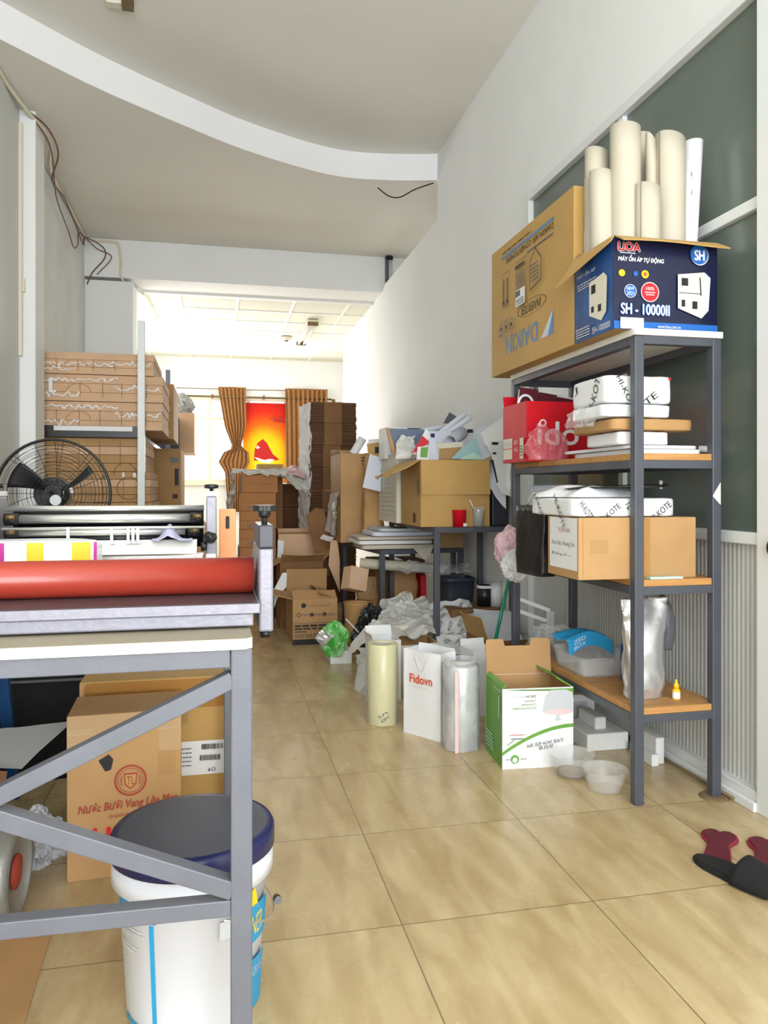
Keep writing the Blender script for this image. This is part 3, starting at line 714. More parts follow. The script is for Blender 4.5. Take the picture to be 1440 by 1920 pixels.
# --- blue voltage stabiliser carton with rolls
BX0, BX1, BY0, BY1, BH = 1.283, 1.668, 2.31, 2.595, .306
r = carton('dark blue voltage stabiliser carton with open flaps on the near end of the rack top', BX0, BX1, BY0, BY1, TOPZ, TOPZ + BH, 'navy',
           flaps=(('F', .075, 116, 'card_gold', -.006), ('B', .03, -50, 'card_gold')), sidemats={'L': 'blue_glow'})
f = MB(); f.grid(lambda i, j: Vector((-(BX1 - BX0) / 2 - (.012 + .058 * j) * i, -(BY1 - BY0) / 2 + .28 * j + .02 * i * j, BH - (.02 + .085 * j) * i)), 6, 6, 'card_gold', False); part('flap', f, r, solid=.004, local=True)
P_ = face(BX1 - BX0, BY1 - BY0, BH, 'F'); A = .385 / .306
P_.rect(0, 0, 1, .085, 'blue'); P_.poly([(0, .14), (0, .6), (.35, .14)], 'blue_glow')
P_.rect(.09, .11, .40, .62, 'darkgrey'); P_.mb = MB(); P_.off = .0008
P_.rect(0, 0, 1, .085, 'blue')
P_.text('LiOA', .04, .845, .245, .935, 'white', bold=.008, aspect=A); P_.text('LiOA', .04, .845, .245, .935, 'red', bold=.003, aspect=A); P_.rect(.05, .815, .2, .825, 'grey')
P_.text('MÁY ỔN ÁP TỰ ĐỘNG', .04, .72, .47, .80, 'white', bold=.002, aspect=A, shear=.1)
P_.disc(.07, .60, .03, 'yellow', A); P_.disc(.20, .60, .022, 'blue', A); P_.disc(.29, .60, .035, 'yellow', A); P_.disc(.29, .60, .018, 'orange', A)
P_.disc(.15, .41, .058, 'white', A); P_.disc(.15, .41, .054, 'blue', A); P_.text('NEW', .115, .42, .185, .455, 'white'); P_.text('2021', .115, .365, .185, .405, 'white')
P_.ring(.335, .41, .083, .008, 'pinkp', A); P_.disc(.335, .41, .078, 'red', A); P_.text('100%', .295, .43, .375, .465, 'white'); P_.rect(.285, .40, .385, .41, 'pinkp'); P_.rect(.295, .375, .375, .385, 'pinkp')
P_.text('SH - 10000II', .06, .16, .52, .275, 'blue', bold=.007, aspect=A); P_.text('SH - 10000II', .06, .16, .52, .275, 'white', bold=.002, aspect=A)
P_.disc(.815, .845, .088, 'grey', A); P_.disc(.81, .855, .086, 'blue', A); P_.text('SH', .765, .79, .86, .90, 'white', bold=.004, aspect=A)
P_.poly([(.60, .62), (.86, .66), (.92, .60), (.90, .24), (.83, .15), (.60, .25)], 'frame'); P_.poly([(.86, .66), (.92, .60), (.90, .24), (.83, .15), (.84, .45)], 'grey')
P_.rect(.635, .50, .70, .585, 'black'); P_.rect(.635, .27, .67, .345, 'black'); P_.rect(.74, .25, .79, .335, 'black'); P_.line(.61, .42, .83, .42, .008, 'darkgrey', A); P_.disc(.77, .53, .03, 'grey', A); P_.line(.815, .60, .825, .40, .012, 'black', A)
P_.poly([(.05, .0), (.27, .0), (.27, .12), (.05, .12)], 'white'); P_.lines(.08, .24, .03, .09, 3, 'pinkp', 6); P_.text('www.lioa.com.vn', .40, .02, .62, .055, 'white')
P_.done(r)
P_ = face(BX1 - BX0, BY1 - BY0, BH, 'L')
P_.text('MÁY ỔN ÁP', .08, .74, .55, .80, 'white', aspect=.75, shear=.1); P_.lines(.1, .6, .60, .68, 3, 'grey', 2)
P_.poly([(.42, .62), (.78, .66), (.86, .6), (.84, .22), (.72, .14), (.42, .25)], 'frame'); P_.rect(.47, .48, .58, .58, 'black'); P_.rect(.47, .27, .54, .34, 'black'); P_.rect(.64, .25, .72, .33, 'black')
P_.text('SH-10000II', .5, .03, .93, .10, 'white', aspect=.75); P_.lines(.08, .45, .04, .16, 4, 'grey', 5); P_.done(r)

def paper_tube(label, x, y, z0, z1, rad, m='paper_cream', slit=0.0, tilt=(0, 0), cut=0.0, marks=False, name='paper_roll', group=None, twist=0):
    """curled sheet standing upright: open spiral with visible thickness"""
    b = MB(); n = 40; h = z1 - z0
    def fn(i, j):
        a = twist + 2 * PI * 1.12 * i; rr = rad * (1 - .10 * i) * (1 + slit * i)
        zz = h * j - (cut * (math.cos(a) * .5 + .5) if j > .99 else 0)
        return Vector((rr * math.cos(a) + tilt[0] * j, rr * math.sin(a) + tilt[1] * j, zz))
    b.grid(fn, n, 6, m)
    o = b.build(name, None, loc=(x, y, z0), solid=.0025); tag(o, label, 'paper roll', group)
    if marks:
        q = MB(); rr = random.Random(4)
        for k_ in range(9):
            a = R(-62); z = h * (.12 + .085 * k_) + rr.uniform(-.005, .005)
            q.mb = None
            for da in (-.12, ):
                w = rr.uniform(.006, .02)
                vs = [Vector((rad * 1.02 * math.cos(a + t_), rad * 1.02 * math.sin(a + t_), z + s_)) for s_ in (0, w) for t_ in (-.06, .06)]
                q.add(vs, [(0, 1, 3, 2)], 'darkgrey')
        part('print', q, o, local=True)
    return o
zb_ = TOPZ + .005
def tub(u, v, Y, wpx, label, **k):
    c = PY(u, v, Y); d = c.y * CC + c.x * SS; rad = wpx / 2 * d / FPX; x = min(max(c.x, BX0 + rad + .012), BX1 - rad - .012)
    k['tilt'] = (c.x - x, 0)
    return paper_tube(label, x, Y, zb_, c.z, rad, **k)
tub(1119, 280, 2.55, 44, 'cream card roll behind the shorter one at the left of the stabiliser carton', cut=.02)
tub(1127, 322, 2.47, 44, 'shorter cream card roll with a seam, front left in the stabiliser carton', cut=.008, twist=1.2)
tub(1173, 237, 2.43, 56, 'tallest cream card roll, second from the left in the stabiliser carton', cut=.012, twist=2)
tub(1207, 250, 2.54, 26, 'narrow cream card roll half hidden behind the tallest roll', cut=.01)
tub(1221, 248, 2.44, 20, 'narrow cream card roll with a pointed corner beside the wide right roll', cut=.05, twist=.6)
tub(1214, 346, 2.365, 46, 'short cream card roll with an open seam in the front middle of the carton', cut=.02, twist=3.6, slit=.06)
tub(1256, 252, 2.42, 56, 'wide cream card roll, right of centre in the stabiliser carton', cut=.03, twist=3.4)
tub(1301, 266, 2.44, 34, 'bright white roll with a column of tiny marks at the right of the carton', m='white', marks=True)
tub(1103, 432, 2.57, 14, 'short thin white roll at the left corner of the stabiliser carton', m='white')
tub(1099, 334, 2.585, 5, 'very thin tall white roll beside the air conditioner carton', m='white')

# --- level 3 (z 1.160): red carton, white parcels
RZ = 1.160
r = carton('bright red ido carton with a sagging top on the second shelf from the top', 1.292, 1.615, 3.06, 3.33, RZ, RZ + .257, 'red_gloss', flaps=(('B', .05, 12, 'red_gloss'),))
P_ = face(.323, .27, .257, 'F'); A = .323 / .257
P_.text('ido', .16, .28, .74, .66, 'white', aspect=A, bold=.006); P_.text('WO', .72, .62, .88, .72, 'pinkp', aspect=A); P_.disc(.23, .64, .035, 'red', A); P_.ring(.23, .64, .04, .018, 'white', A); P_.text('BOX', .1, .08, .2, .15, 'pinkp'); P_.done(r)
P_ = face(.323, .27, .257, 'L'); P_.rect(.02, .06, .42, .42, 'frame'); P_.rect(.02, .235, .42, .25, 'red'); P_.lines(.05, .38, .28, .38, 3, 'grey', 4); P_.text('BOX', .52, .30, .68, .38, 'pinkp'); P_.text('1KG', .52, .18, .68, .25, 'pinkp'); P_.rect(.76, .05, .92, .40, 'frame'); P_.lines(.78, .9, .1, .3, 4, 'darkgrey', 4); P_.done(r)
b = MB()
for i, (x, dz) in enumerate(((1.36, .05), (1.45, .03), (1.54, .01))): b.obox(Matrix.Translation((x, 3.20, RZ + .22 + dz)) @ Matrix.Rotation(R(8), 4, 'Y') @ Matrix.Rotation(R(-10), 4, 'X'), .085, .012, .12, 'burg')
b.obox(Matrix.Translation((1.46, 3.225, RZ + .23)) @ Matrix.Rotation(R(7), 4, 'Y'), .29, .006, .16, 'white')
one('picture_card', 'white card with dark red pictures sticking out of the red carton', 'card', b, (1.45, 3.2, RZ + .15))
b = MB(); b.tube([(1.335 + .035 * math.cos(a), 3.17, RZ + .25 + .045 * math.sin(a)) for a in [PI * k_ / 10 for k_ in range(11)]], .006, 'white', 8)
one('white_hoop', 'white plastic hoop handle sticking out of the left of the red carton', 'handle', b, (1.335, 3.17, RZ + .25))
b = MB(); b.blob((1.322, 2.925, RZ), (.19, .12, .14), 'bagred', 3, .25, sub=5); one('plastic_bag', 'crumpled clear and red plastic bag in front of the red carton', 'plastic bag', b, (1.36, 2.95, RZ))
def soft_box(x0, x1, y0, y1, z0, z1, m, amp=.003, seed=1, n=12, e=16):
    """wrapped parcel: rounded block with uneven faces"""
    b = MB(); cx_, cy_, cz_ = (x0 + x1) / 2, (y0 + y1) / 2, (z0 + z1) / 2; hx, hy, hz = (x1 - x0) / 2, (y1 - y0) / 2, (z1 - z0) / 2
    bm = bmesh.new(); bmesh.ops.create_cube(bm, size=2); bmesh.ops.subdivide_edges(bm, edges=bm.edges, cuts=n, use_grid_fill=True)
    vs = []
    for q in bm.verts:
        p = q.co; L_ = (abs(p.x) ** e + abs(p.y) ** e + abs(p.z) ** e) ** (1 / e); k_ = max(abs(p.x), abs(p.y), abs(p.z)) / L_
        w = Vector((p.x * k_ * hx, p.y * k_ * hy, p.z * k_ * hz)); nn = noise.noise(w * 22 + Vector((seed, seed * 2, 0))) * amp
        w += Vector((p.x, p.y, 0)).normalized() * nn if abs(p.z) < .98 else Vector((0, 0, -abs(nn) * p.z))
        vs.append(w + Vector((cx_, cy_, cz_)))
    fs = [[w.index for w in f.verts] for f in bm.faces]; bm.free(); b.add(vs, fs, m, True); return b
def parcel(label, x0, x1, y0, y1, z0, z1, m='white_gloss', amp=.003, seed=1, marks=(), left=(), name='paper_parcel', cat='parcel', rotz=0, group=None, sub=None):
    o_ = ((x0 + x1) / 2, (y0 + y1) / 2, z0); r = thing(name, label, cat, o_, rotz, group)
    w, d, h = x1 - x0, y1 - y0, z1 - z0
    bb = soft_box(-w / 2, w / 2, -d / 2, d / 2, 0, h, m, amp, seed, e=18 if amp < .0035 else 11); part('wrapper', bb, r, local=True)
    for side, mk in (('F', marks), ('L', left)):
        if not mk: continue
        P_ = face(w, d, h, side); P_.off = amp * .6 + .001; a_ = (w if side == 'F' else d) / h
        for (t_, x0_, y0_, x1_, y1_, rot_, mm) in mk: P_.text(t_, x0_, y0_, x1_, y1_, mm, rot=rot_, aspect=a_)
        P_.done(r, label='printed words')
    return r
def stack_front(u0, u1, v1, Y):   # helper: x range of a front edge at depth Y
    return PY(u0, v1, Y).x, PY(u1, v1, Y).x
ya = 2.335
xa_, xb_ = stack_front(1180, 1325, 850, ya)
parcel('flat stack of plain white sheets lying at the bottom of the white pile', 1.375, 1.63, ya, 2.80, RZ, RZ + .018, 'white', .001, 2, name='paper_stack', cat='paper')
parcel('thin white sheet pack on the flat white sheets, edge curling to the left', 1.36, 1.622, 2.345, 2.86, RZ + .0185, RZ + .031, 'white', .001, 3, name='paper_stack', cat='paper')
xa_, xb_ = stack_front(1162, 1255, 840, 2.36)
parcel('small plain white box under the kraft parcel', 1.33, xb_, 2.36, 2.60, RZ + .032, RZ + .078, 'white', .002, 4)
xa_, xb_ = stack_front(1180, 1308, 800, 2.33)
parcel('flat kraft paper parcel in the middle of the white pile', 1.30, xb_, 2.345, 2.66, RZ + .079, RZ + .122, 'kraft', .004, 5)
parcel('clear wrapped ream of white paper below the top parcel', 1.27, PY(1262, 760, 2.345).x, 2.35, 2.60, RZ + .123, RZ + .170, 'white_gloss', .004, 6)
parcel('white parcel printed with black diagonal words, topmost of the pile', 1.275, PY(1260, 730, 2.35).x, 2.35, 2.60, RZ + .171, RZ + .266, 'white', .003, 7,
       marks=(('HI-KO', .08, .42, .46, .62, -62, 'black'), ('TE', .56, .06, .78, .30, 38, 'black'), ('•', .93, .86, .98, .94, 0, 'red')), left=(('HI-KOT', .42, .12, .96, .5, 62, 'black'), ('J', .1, .5, .2, .8, 20, 'black')))
b = MB(); b.blob((1.262, 2.50, RZ + .10), (.07, .16, .08), 'film_thin', 12, .5); one('clear_wrap', 'loose clear plastic wrap hanging off the left of the white pile', 'plastic wrap', b, (1.262, 2.5, RZ + .1))
b = MB(); b.cyl((1.672, 2.42, RZ + .024), (1.70, 2.40, RZ + .022), .012, 'white', 12); one('white_tube', 'small white tube end poking out beside the right post of the rack', 'tube', b, (1.685, 2.41, RZ + .02))

# --- level 2 (z .742): carton with label and printed parcels
SZ = .742
r = carton('light brown carton with a white label overhanging the left of the third shelf', 1.165, 1.598, 2.327, 2.565, SZ, SZ + .205, 'card', tape=False)
P_ = face(.433, .238, .205, 'L'); P_.rect(.08, .14, .97, .99, 'white'); P_.text('THỊNH ANH', .35, .72, .75, .82, 'redink', aspect=1.2); P_.text('Kim liên, Hoàng 5/a', .16, .50, .88, .60, 'black', aspect=1.2); P_.text('Đường số ~~', .16, .34, .80, .41, 'black', aspect=1.2); P_.done(r)
P_ = face(.433, .238, .205, 'F'); P_.rect(.10, .42, .245, .64, 'card_in'); P_.rect(.53, 0, .60, 1, 'tape'); P_.rect(.035, 0, .04, 1, 'card_in'); P_.done(r)
hk = 'HI-KOTE'
parcel('big white parcel printed with slanted black words on the light brown carton', 1.155, PY(1268, 950, 2.34).x, 2.34, 2.70, SZ + .206, SZ + .270, 'white', .003, 8,
       marks=((hk, .03, .2, .2, .55, -55, 'black'), (hk, .22, .05, .46, .35, 38, 'black'), ('TE', .50, .42, .57, .92, -60, 'black'), (hk, .72, .10, .96, .45, 38, 'black')),
       left=((hk, .08, .3, .42, .6, -50, 'black'), (hk, .52, .1, .9, .45, -55, 'black')))
b = MB()
def pil(i, j):
    x = 1.165 + .29 * i + .02 * math.sin(j * 6); y = 2.42 + .26 * j; e_ = (4 * i * (1 - i)) ** .4 * (4 * j * (1 - j)) ** .4
    return Vector((x, y, SZ + .272 + .048 * e_ * (.8 + .5 * noise.noise(Vector((i * 4, j * 4, 2))))))
b.grid(pil, 20, 14, 'white_gloss'); b.grid(lambda i, j: Vector((pil(i, j).x, pil(i, j).y, SZ + .272)), 2, 2, 'white_gloss', False)
r = thing('paper_parcel', 'loosely folded white wrapper with black words on top of the big white parcel', 'parcel', (1.3, 2.55, SZ + .272))
part('wrapper', b, r)
P_ = Print(fn=lambda x, y, d: pil(x, y) + Vector((0, -d * .6, d)), off=.003)
for q in ((.12, .15, .30, .45, 50), (.45, .1, .62, .4, -40), (.72, .15, .9, .4, 30)): P_.text('HI-K', q[0], q[1], q[2], q[3], 'black', rot=q[4])
part('print', P_.mb, r)
b = MB(); mw = Matrix.Translation((PY(1185, 927, 2.42).x, 2.46, SZ + .3)) @ Matrix.Rotation(R(-2), 4, 'Y'); b.lathe([(.05, 0), (.13, .004), (.145, .012), (.14, .013), (.12, .008), (.05, .005)], 'black_pl', 32, mw)
b.lathe([(.006, .0), (.006, .03)], 'grey', 8, Matrix.Translation((PY(1245, 920, 2.42).x, 2.44, SZ + .3)))
one('black_plate', 'shallow black plastic plate lying on the white parcels', 'plate', b, (1.45, 2.45, SZ + .3))
parcel('thin pack of white sheets at the right end of the third shelf', 1.52, 1.63, 2.60, 2.9, SZ + .170, SZ + .212, 'white_gloss', .002, 9, name='paper_stack', cat='paper')
parcel('plain grey white box standing far back on the third shelf behind the parcels', 1.40, 1.62, 3.02, 3.30, SZ, SZ + .32, 'paper_cool', .002, 10)
b = MB(); b.obox(Matrix.Translation((PY(1245, 1085, 2.31).x, 2.308, SZ + .0045)), .12, .03, .007, 'mint'); one('mint_ruler', 'pale mint strip lying on the front edge of the third shelf', 'strip', b, (1.5, 2.308, SZ + .001))

def bag_loft(prof, m, nu=36, crink=.004, seed=1, cx=0, cy=0, mb=None, top_open=True):
    """prof: (z, half width, half depth, squareness)"""
    b = mb or MB(); K = len(prof) - 1
    def fn(i, j):
        t = j * K; k_ = min(int(t), K - 1); t -= k_
        z, hw, hd, e = [prof[k_][q] * (1 - t) + prof[k_ + 1][q] * t for q in range(4)]
        a = 2 * PI * i; c_, s_ = math.cos(a), math.sin(a)
        x = hw * math.copysign(abs(c_) ** (2 / e), c_); y = hd * math.copysign(abs(s_) ** (2 / e), s_)
        nn = noise.noise(Vector((x * 16 + seed, y * 16, z * 14))) * crink + abs(noise.noise(Vector((x * 40, z * 30 + seed, y * 40)))) * crink * .8
        return Vector((cx + x * (1 + nn / max(hw, .01)), cy + y + nn * (1 if s_ > 0 else -1), z))
    b.grid(fn, nu, K * 6, m, wrap=True)
    n0 = len(b.v) - nu * (K * 6 + 1); im = b.mi(m); b.f.append([n0 + q for q in range(nu)][::-1]); b.m.append(im); b.s.append(False)
    if not top_open: t0 = len(b.v) - nu; b.f.append([t0 + q for q in range(nu)]); b.m.append(im); b.s.append(False)
    return b
# --- bottom level (z .319)
BZ = .319
px_ = PY(1212, 1320, 2.40)
r = thing('foil_pouch', 'tall silver foil pouch standing on the bottom shelf', 'pouch', (px_.x, 2.42, BZ), R(4))
b = bag_loft([(0, .070, .040, 3.5), (.05, .070, .042, 3), (.15, .072, .036, 2.6), (.25, .080, .022, 2.2), (.31, .086, .008, 2), (.345, .088, .002, 2)], 'silver', crink=.009, seed=5, top_open=False)
part('pouch_body', b, r, local=True); b = MB(); b.box(-.084, .084, -.004, .004, .300, .304, 'silver'); part('zip_seal', b, r, local=True)
c_ = PY(1281, 1318, 2.33)
r = thing('dropper_bottle', 'tiny bottle with a yellow cap and white label on the bottom shelf', 'bottle', (c_.x, 2.37, BZ))
b = MB(); b.lathe([(.0125, 0), (.013, .002), (.013, .030), (.009, .036), (.006, .038)], 'orangey', 20); part('bottle_body', b, r, local=True)
b = MB(); b.lathe([(.009, .036), (.009, .050), (.005, .054), (.0035, .066), (.002, .068)], 'orangey', 16); part('cap', b, r, local=True)
b = MB(); b.lathe([(.0134, .004), (.0134, .026)], 'white', 20, cap0=False, cap1=False); part('label_sticker', b, r, local=True)
def tray_box(label, x0, x1, y0, y1, z0, h, m, flare=.012, name='plastic_container', cat='container', seed=1):
    b = MB(); cx_, cy_ = (x0 + x1) / 2, (y0 + y1) / 2; w, d = (x1 - x0) / 2, (y1 - y0) / 2
    b2 = bag_loft([(0, w - flare, d - flare, 7), (h * .92, w, d, 7), (h, w + .004, d + .004, 7)], m, crink=.001); o = b2.build(name, None, loc=(cx_, cy_, z0), solid=.0016); return tag(o, label, cat)
p0 = PX(1160, 1262, 1.40)
tray_box('clear blueish plastic food box at the back of the bottom shelf', 1.365, 1.60, 2.70, 2.98, BZ, .075, 'film', seed=2)
b = MB()
def sb(i, j): return Vector((1.385 + .20 * i, 2.86 + .17 * j + .01 * i, BZ + .105 + .035 * math.sin(i * 3) * (1 - .4 * j) + .008 * math.sin(j * 9 + i * 4)))
b.grid(sb, 14, 10, 'skyblue', True); b.grid(lambda i, j: sb(i, 0) + Vector((0, -.004 - .006 * j, -.055 * j)), 14, 4, 'skyblue', False)
r = thing('blue_wrapper', 'bright sky blue printed wrapper lying on the clear food box', 'wrapper', (1.47, 2.93, BZ + .08)); part('sheet', b, r, solid=.002)
P_ = Print(fn=lambda x, y, d: sb(x, 0) + Vector((0, -.006 - .006 * (1 - y) - d, -.055 * (1 - y)))); P_.text('ZED', .12, .52, .38, .8, 'white'); P_.text('BOX', .12, .15, .38, .4, 'white'); part('print', P_.mb, r)
parcel('small dark blue carton half hidden behind the foil pouch', 1.50, 1.60, 2.55, 2.66, BZ, BZ + .14, 'blue_glow', .001, 3, name='cardboard_box', cat='box')
b = MB(); b.blob((1.60, 2.53, BZ + .14 - .0), (.08, .11, .0001 + .20), 'darkgrey', 4, .06, sub=3); one('dark_pouch', 'dark grey round topped pouch behind the foil pouch', 'pouch', b, (1.6, 2.53, BZ + .14))
b = MB(); b.blob((1.44, 3.14, BZ), (.20, .22, .14), 'film_thin', 21, .45, sub=5); one('plastic_bag', 'crumpled clear plastic bag at the far end of the bottom shelf', 'plastic bag', b, (1.44, 3.14, BZ))
# things under the rack
b = MB(); b.box(1.44, 1.62, 2.80, 3.02, 0, .07, 'foam'); b.box(1.50, 1.55, 2.85, 3.0, .07, .12, 'foam'); one('foam_block', 'white foam packing piece with a raised rib under the bottom shelf', 'foam', b, (1.53, 2.9, 0), bevel=.006)
b = MB(); b.box(1.40, 1.62, 3.08, 3.24, 0, .15, 'foam'); b.box(1.44, 1.58, 3.07, 3.08, .03, .12, 'grey'); one('foam_block', 'larger white foam block standing behind the ribbed foam piece', 'foam', b, (1.5, 3.15, 0), bevel=.006)
b = MB(); b.box(1.63, 1.665, 2.62, 2.74, 0, .10, 'foam'); b.box(1.60, 1.63, 2.60, 2.76, 0, .045, 'foam'); one('foam_block', 'small white foam corner piece against the partition', 'foam', b, (1.65, 2.7, 0), bevel=.004)

# hanging black bag and carrier bags at the rack's left side
r = thing('paper_carrier_bag', 'glossy black carrier bag hanging at the left side of the rack', 'bag', (1.262, 2.90, .70), R(6))
b = bag_loft([(0, .036, .105, 7), (.12, .034, .11, 7), (.275, .030, .115, 7)], 'bagdark', crink=.005, seed=3); part('bag_body', b, r, local=True, solid=.0012)
b = MB(); b.tube([(0, -.07 + .14 * k_ / 8, .275 + .05 * math.sin(PI * k_ / 8)) for k_ in range(9)], .004, 'white', 6); part('handle', b, r, local=True)
b = MB(); b.blob((1.262, 3.22, .745), (.16, .13, .20), 'bagpink', 8, .35, sub=5, flat=False); b.mb = None
p = PY(955, 1030, 3.35)
b = MB(); b.blob(p, (.14, .12, .22), 'bagpink', 8, .2, sub=5, flat=False); one('plastic_bag', 'pink tinged carrier bag hanging from the far left post of the rack', 'plastic bag', b, (p.x, 3.35, p.z - .11))
p = PY(968, 1060, 3.22)
b = MB(); b.blob(p, (.13, .10, .15), 'bagwhite', 9, .22, sub=5, flat=False); b.tube([(p.x, 3.2, p.z + .05), (p.x + .01, 3.22, p.z + .12), (p.x + .03, 3.28, p.z + .19)], .008, 'bagwhite', 8)
one('plastic_bag', 'whitish carrier bag knotted below the pink one on the rack', 'plastic bag', b, (p.x, 3.22, p.z - .075))

# ================================================================== FLOOR, RIGHT HALF
# green and white cookware box (printing upside down)
g0 = PF(942, 1443); g1 = PF(1075, 1436); g2 = PF(911, 1402)
W_ = (g1 - g0).length; D_ = (g2 - g0).length; ang = math.atan2((g1 - g0).y, (g1 - g0).x); H_ = .298
cxy = (g0 + g1) / 2 + Vector((-math.sin(ang), math.cos(ang), 0)) * .115
D_ = .23
r = carton('white and green cookware carton with its lid flap standing up', cxy.x - W_ / 2, cxy.x + W_ / 2, cxy.y - D_ / 2, cxy.y + D_ / 2, 0, H_, 'white_gloss', rotz=ang, mi='card', flaps=(('L', .02, -40, 'green'), ('R', .07, -62, 'green')), sidemats={'L': 'green'})
f = MB(); w = W_ / 2 - .004
f.prism([(-w, 0), (w, 0), (w, .135), (w - .02, .14), (w - .078, .14), (w - .085, .112), (-w + .078, .112), (-w + .07, .14), (-w + .006, .14), (-w, .132)], -.0015, .0015, 'card', (Vector((0, D_ / 2 - .003, H_)), Vector((1, 0, 0)), Vector((0, .12, .99)), Vector((0, 1, 0))))
part('lid_flap', f, r, local=True, label='brown inside of the standing lid flap with two notches')
P_ = face(W_, D_, H_, 'F'); A = W_ / H_
P_.poly([(0, .985), (1, .985), (1, .86), (.94, .95), (.7, .965), (.3, .99)], 'green')
a0 = [(0, .17 + .0)]; top = [(x / 10, .17 + .36 * math.sin(x / 10 * PI / 2) ** .9 * .9) for x in range(11)]
P_.poly([(x, y + .045) for x, y in top] + [(x, y) for x, y in reversed(top)], 'green')
P_.poly([(.56, .70), (.60, .90), (.68, .97), (.9, .97), (.99, .93), (.99, .70), (.80, .66)], 'grey')
P_.disc(.79, .70, .21, 'grey', ry=.045); P_.disc(.79, .695, .19, 'pinkp', ry=.035); P_.rect(.76, .60, .80, .66, 'grey'); P_.disc(.78, .60, .045, 'grey', ry=.018)
P_.text('24CM', .33, .885, .47, .915, 'black', rot=180, aspect=A); P_.text('BASICO POT', .06, .885, .31, .912, 'grey', rot=180, aspect=A)
for i, (x0_, t_) in enumerate(((.3, 'CERAMIC'), (.26, 'COOKWARE'), (.14, 'ECO & MODERN'))): P_.text(t_, x0_, .83 - .045 * i, .47, .855 - .045 * i, 'green', rot=180, aspect=A)
P_.text('오색정 24CM 곰탕 냄비', .34, .285, .86, .335, 'black', rot=188, aspect=A); P_.text('곰탕용', .50, .235, .72, .285, 'black', rot=188, aspect=A)
P_.lines(.1, .32, .42, .44, 1, 'red', 3); P_.lines(.12, .3, .37, .40, 1, 'darkgrey', 3); P_.line(.06, .30, .16, .36, .01, 'green', A)
P_.disc(.17, .125, .058, 'green', A); P_.disc(.17, .115, .035, 'white', A); P_.lines(.25, .33, .12, .14, 1, 'darkgrey', 2); P_.lines(.04, .10, .12, .14, 1, 'darkgrey', 4)
P_.done(r)
P_ = face(W_, D_, H_, 'L'); P_.text('CERAMIC', .5, .93, .9, .96, 'white', aspect=.9); P_.lines(.1, .5, .1, .35, 5, 'mint', 4); P_.rect(.85, .62, .9, .9, 'mint'); P_.done(r)
def bowl(label, u, v, wpx, liquid=None):
    c = PF(u, v); c = Vector((c.x, c.y, 0)); d = c.y * CC + c.x * SS; R_ = wpx / 2 * d / FPX * .93; h = R_ * .95
    r = thing('plastic_bowl', label, 'bowl', c)
    b = MB(); b.lathe([(R_ * .66, .001), (R_ * .70, .004), (R_ * .86, h * .52), (R_ * .89, h * .56), (R_ * .97, h * .96), (R_ * 1.03, h), (R_ * 1.02, h * 1.02), (R_ * .955, h * .97), (R_ * .86, h * .56), (R_ * .68, .008)], 'bowl', 40, cap1=False); part('bowl_body', b, r, local=True)
    if liquid: b = MB(); b.lathe([(R_ * .01, .009), (R_ * .66, .009), (R_ * .64, .016)], liquid, 32, cap1=False); part('residue', b, r, local=True, label='brown residue at the bottom')
    return r
bowl('clear plastic bowl with dried residue beside the cookware carton', 1072, 1452, 92, 'grime')
bowl('clear plastic bowl standing nearest to the rack leg', 1134, 1480, 90)
# pale yellow film roll
def film_roll(label, u, v, wpx, h, m, wrap, core=True):
    c = PF(u, v); rad = wpx / 2 * (c.y * CC + c.x * SS) / FPX; c.y += rad * .8
    r = thing('film_roll', label, 'film roll', c)
    b = MB(); b.lathe([(rad * .96, 0), (rad, .003), (rad, h - .003), (rad * .96, h)], m, 40, cap0=True, cap1=False); b.lathe([(rad * .96, h), (rad * .38, h + .001), (rad * .36, h - .01)], m, 40, cap0=False, cap1=False); b.lathe([(rad * .36, h - .03), (rad * .3, h)], 'paper_cream', 24)
    part('roll', b, r, local=True)
    b = MB()
    def fn(i, j):
        a = 2 * PI * i; q = rad * 1.05 * (1 + .06 * noise.noise(Vector((math.cos(a) * 2, math.sin(a) * 2, j * 5))) + .05 * abs(noise.noise(Vector((math.cos(a) * 7, math.sin(a) * 7, j * 9)))))
        if j > .96: q *= .8
        return Vector((q * math.cos(a), q * math.sin(a), .002 + (h + .02) * j))
    b.grid(fn, 48, 26, wrap, wrap=True); part('clear_wrapping', b, r, local=True)
    return r, rad
r, rad = film_roll('upright pale yellow roll of plastic film with handwriting at its foot', 722, 1361, 58, .355, 'rollcream', 'film_thin')
P_ = Print(fn=lambda x, y, d: Vector(((rad + d) * math.cos(-PI / 2 + x), (rad + d) * math.sin(-PI / 2 + x), y))); P_.off = .002
P_.text('5/6', -.35, .02, .15, .065, 'black', rot=-60, aspect=rad); part('handwriting', P_.mb, r, local=True)
r, rad = film_roll('upright shiny grey clear film roll wrapped in plastic with a pink stripe', 873, 1409, 68, .335, 'rollclear', 'film')
P_ = Print(fn=lambda x, y, d: Vector(((rad * 1.06 + d) * math.cos(-PI / 2 + x), (rad * 1.06 + d) * math.sin(-PI / 2 + x), y))); P_.off = .004
P_.rect(-.62, .0, -.44, .32, 'pinkp'); part('pink_stripe', P_.mb, r, local=True)
for k_ in range(5): pass
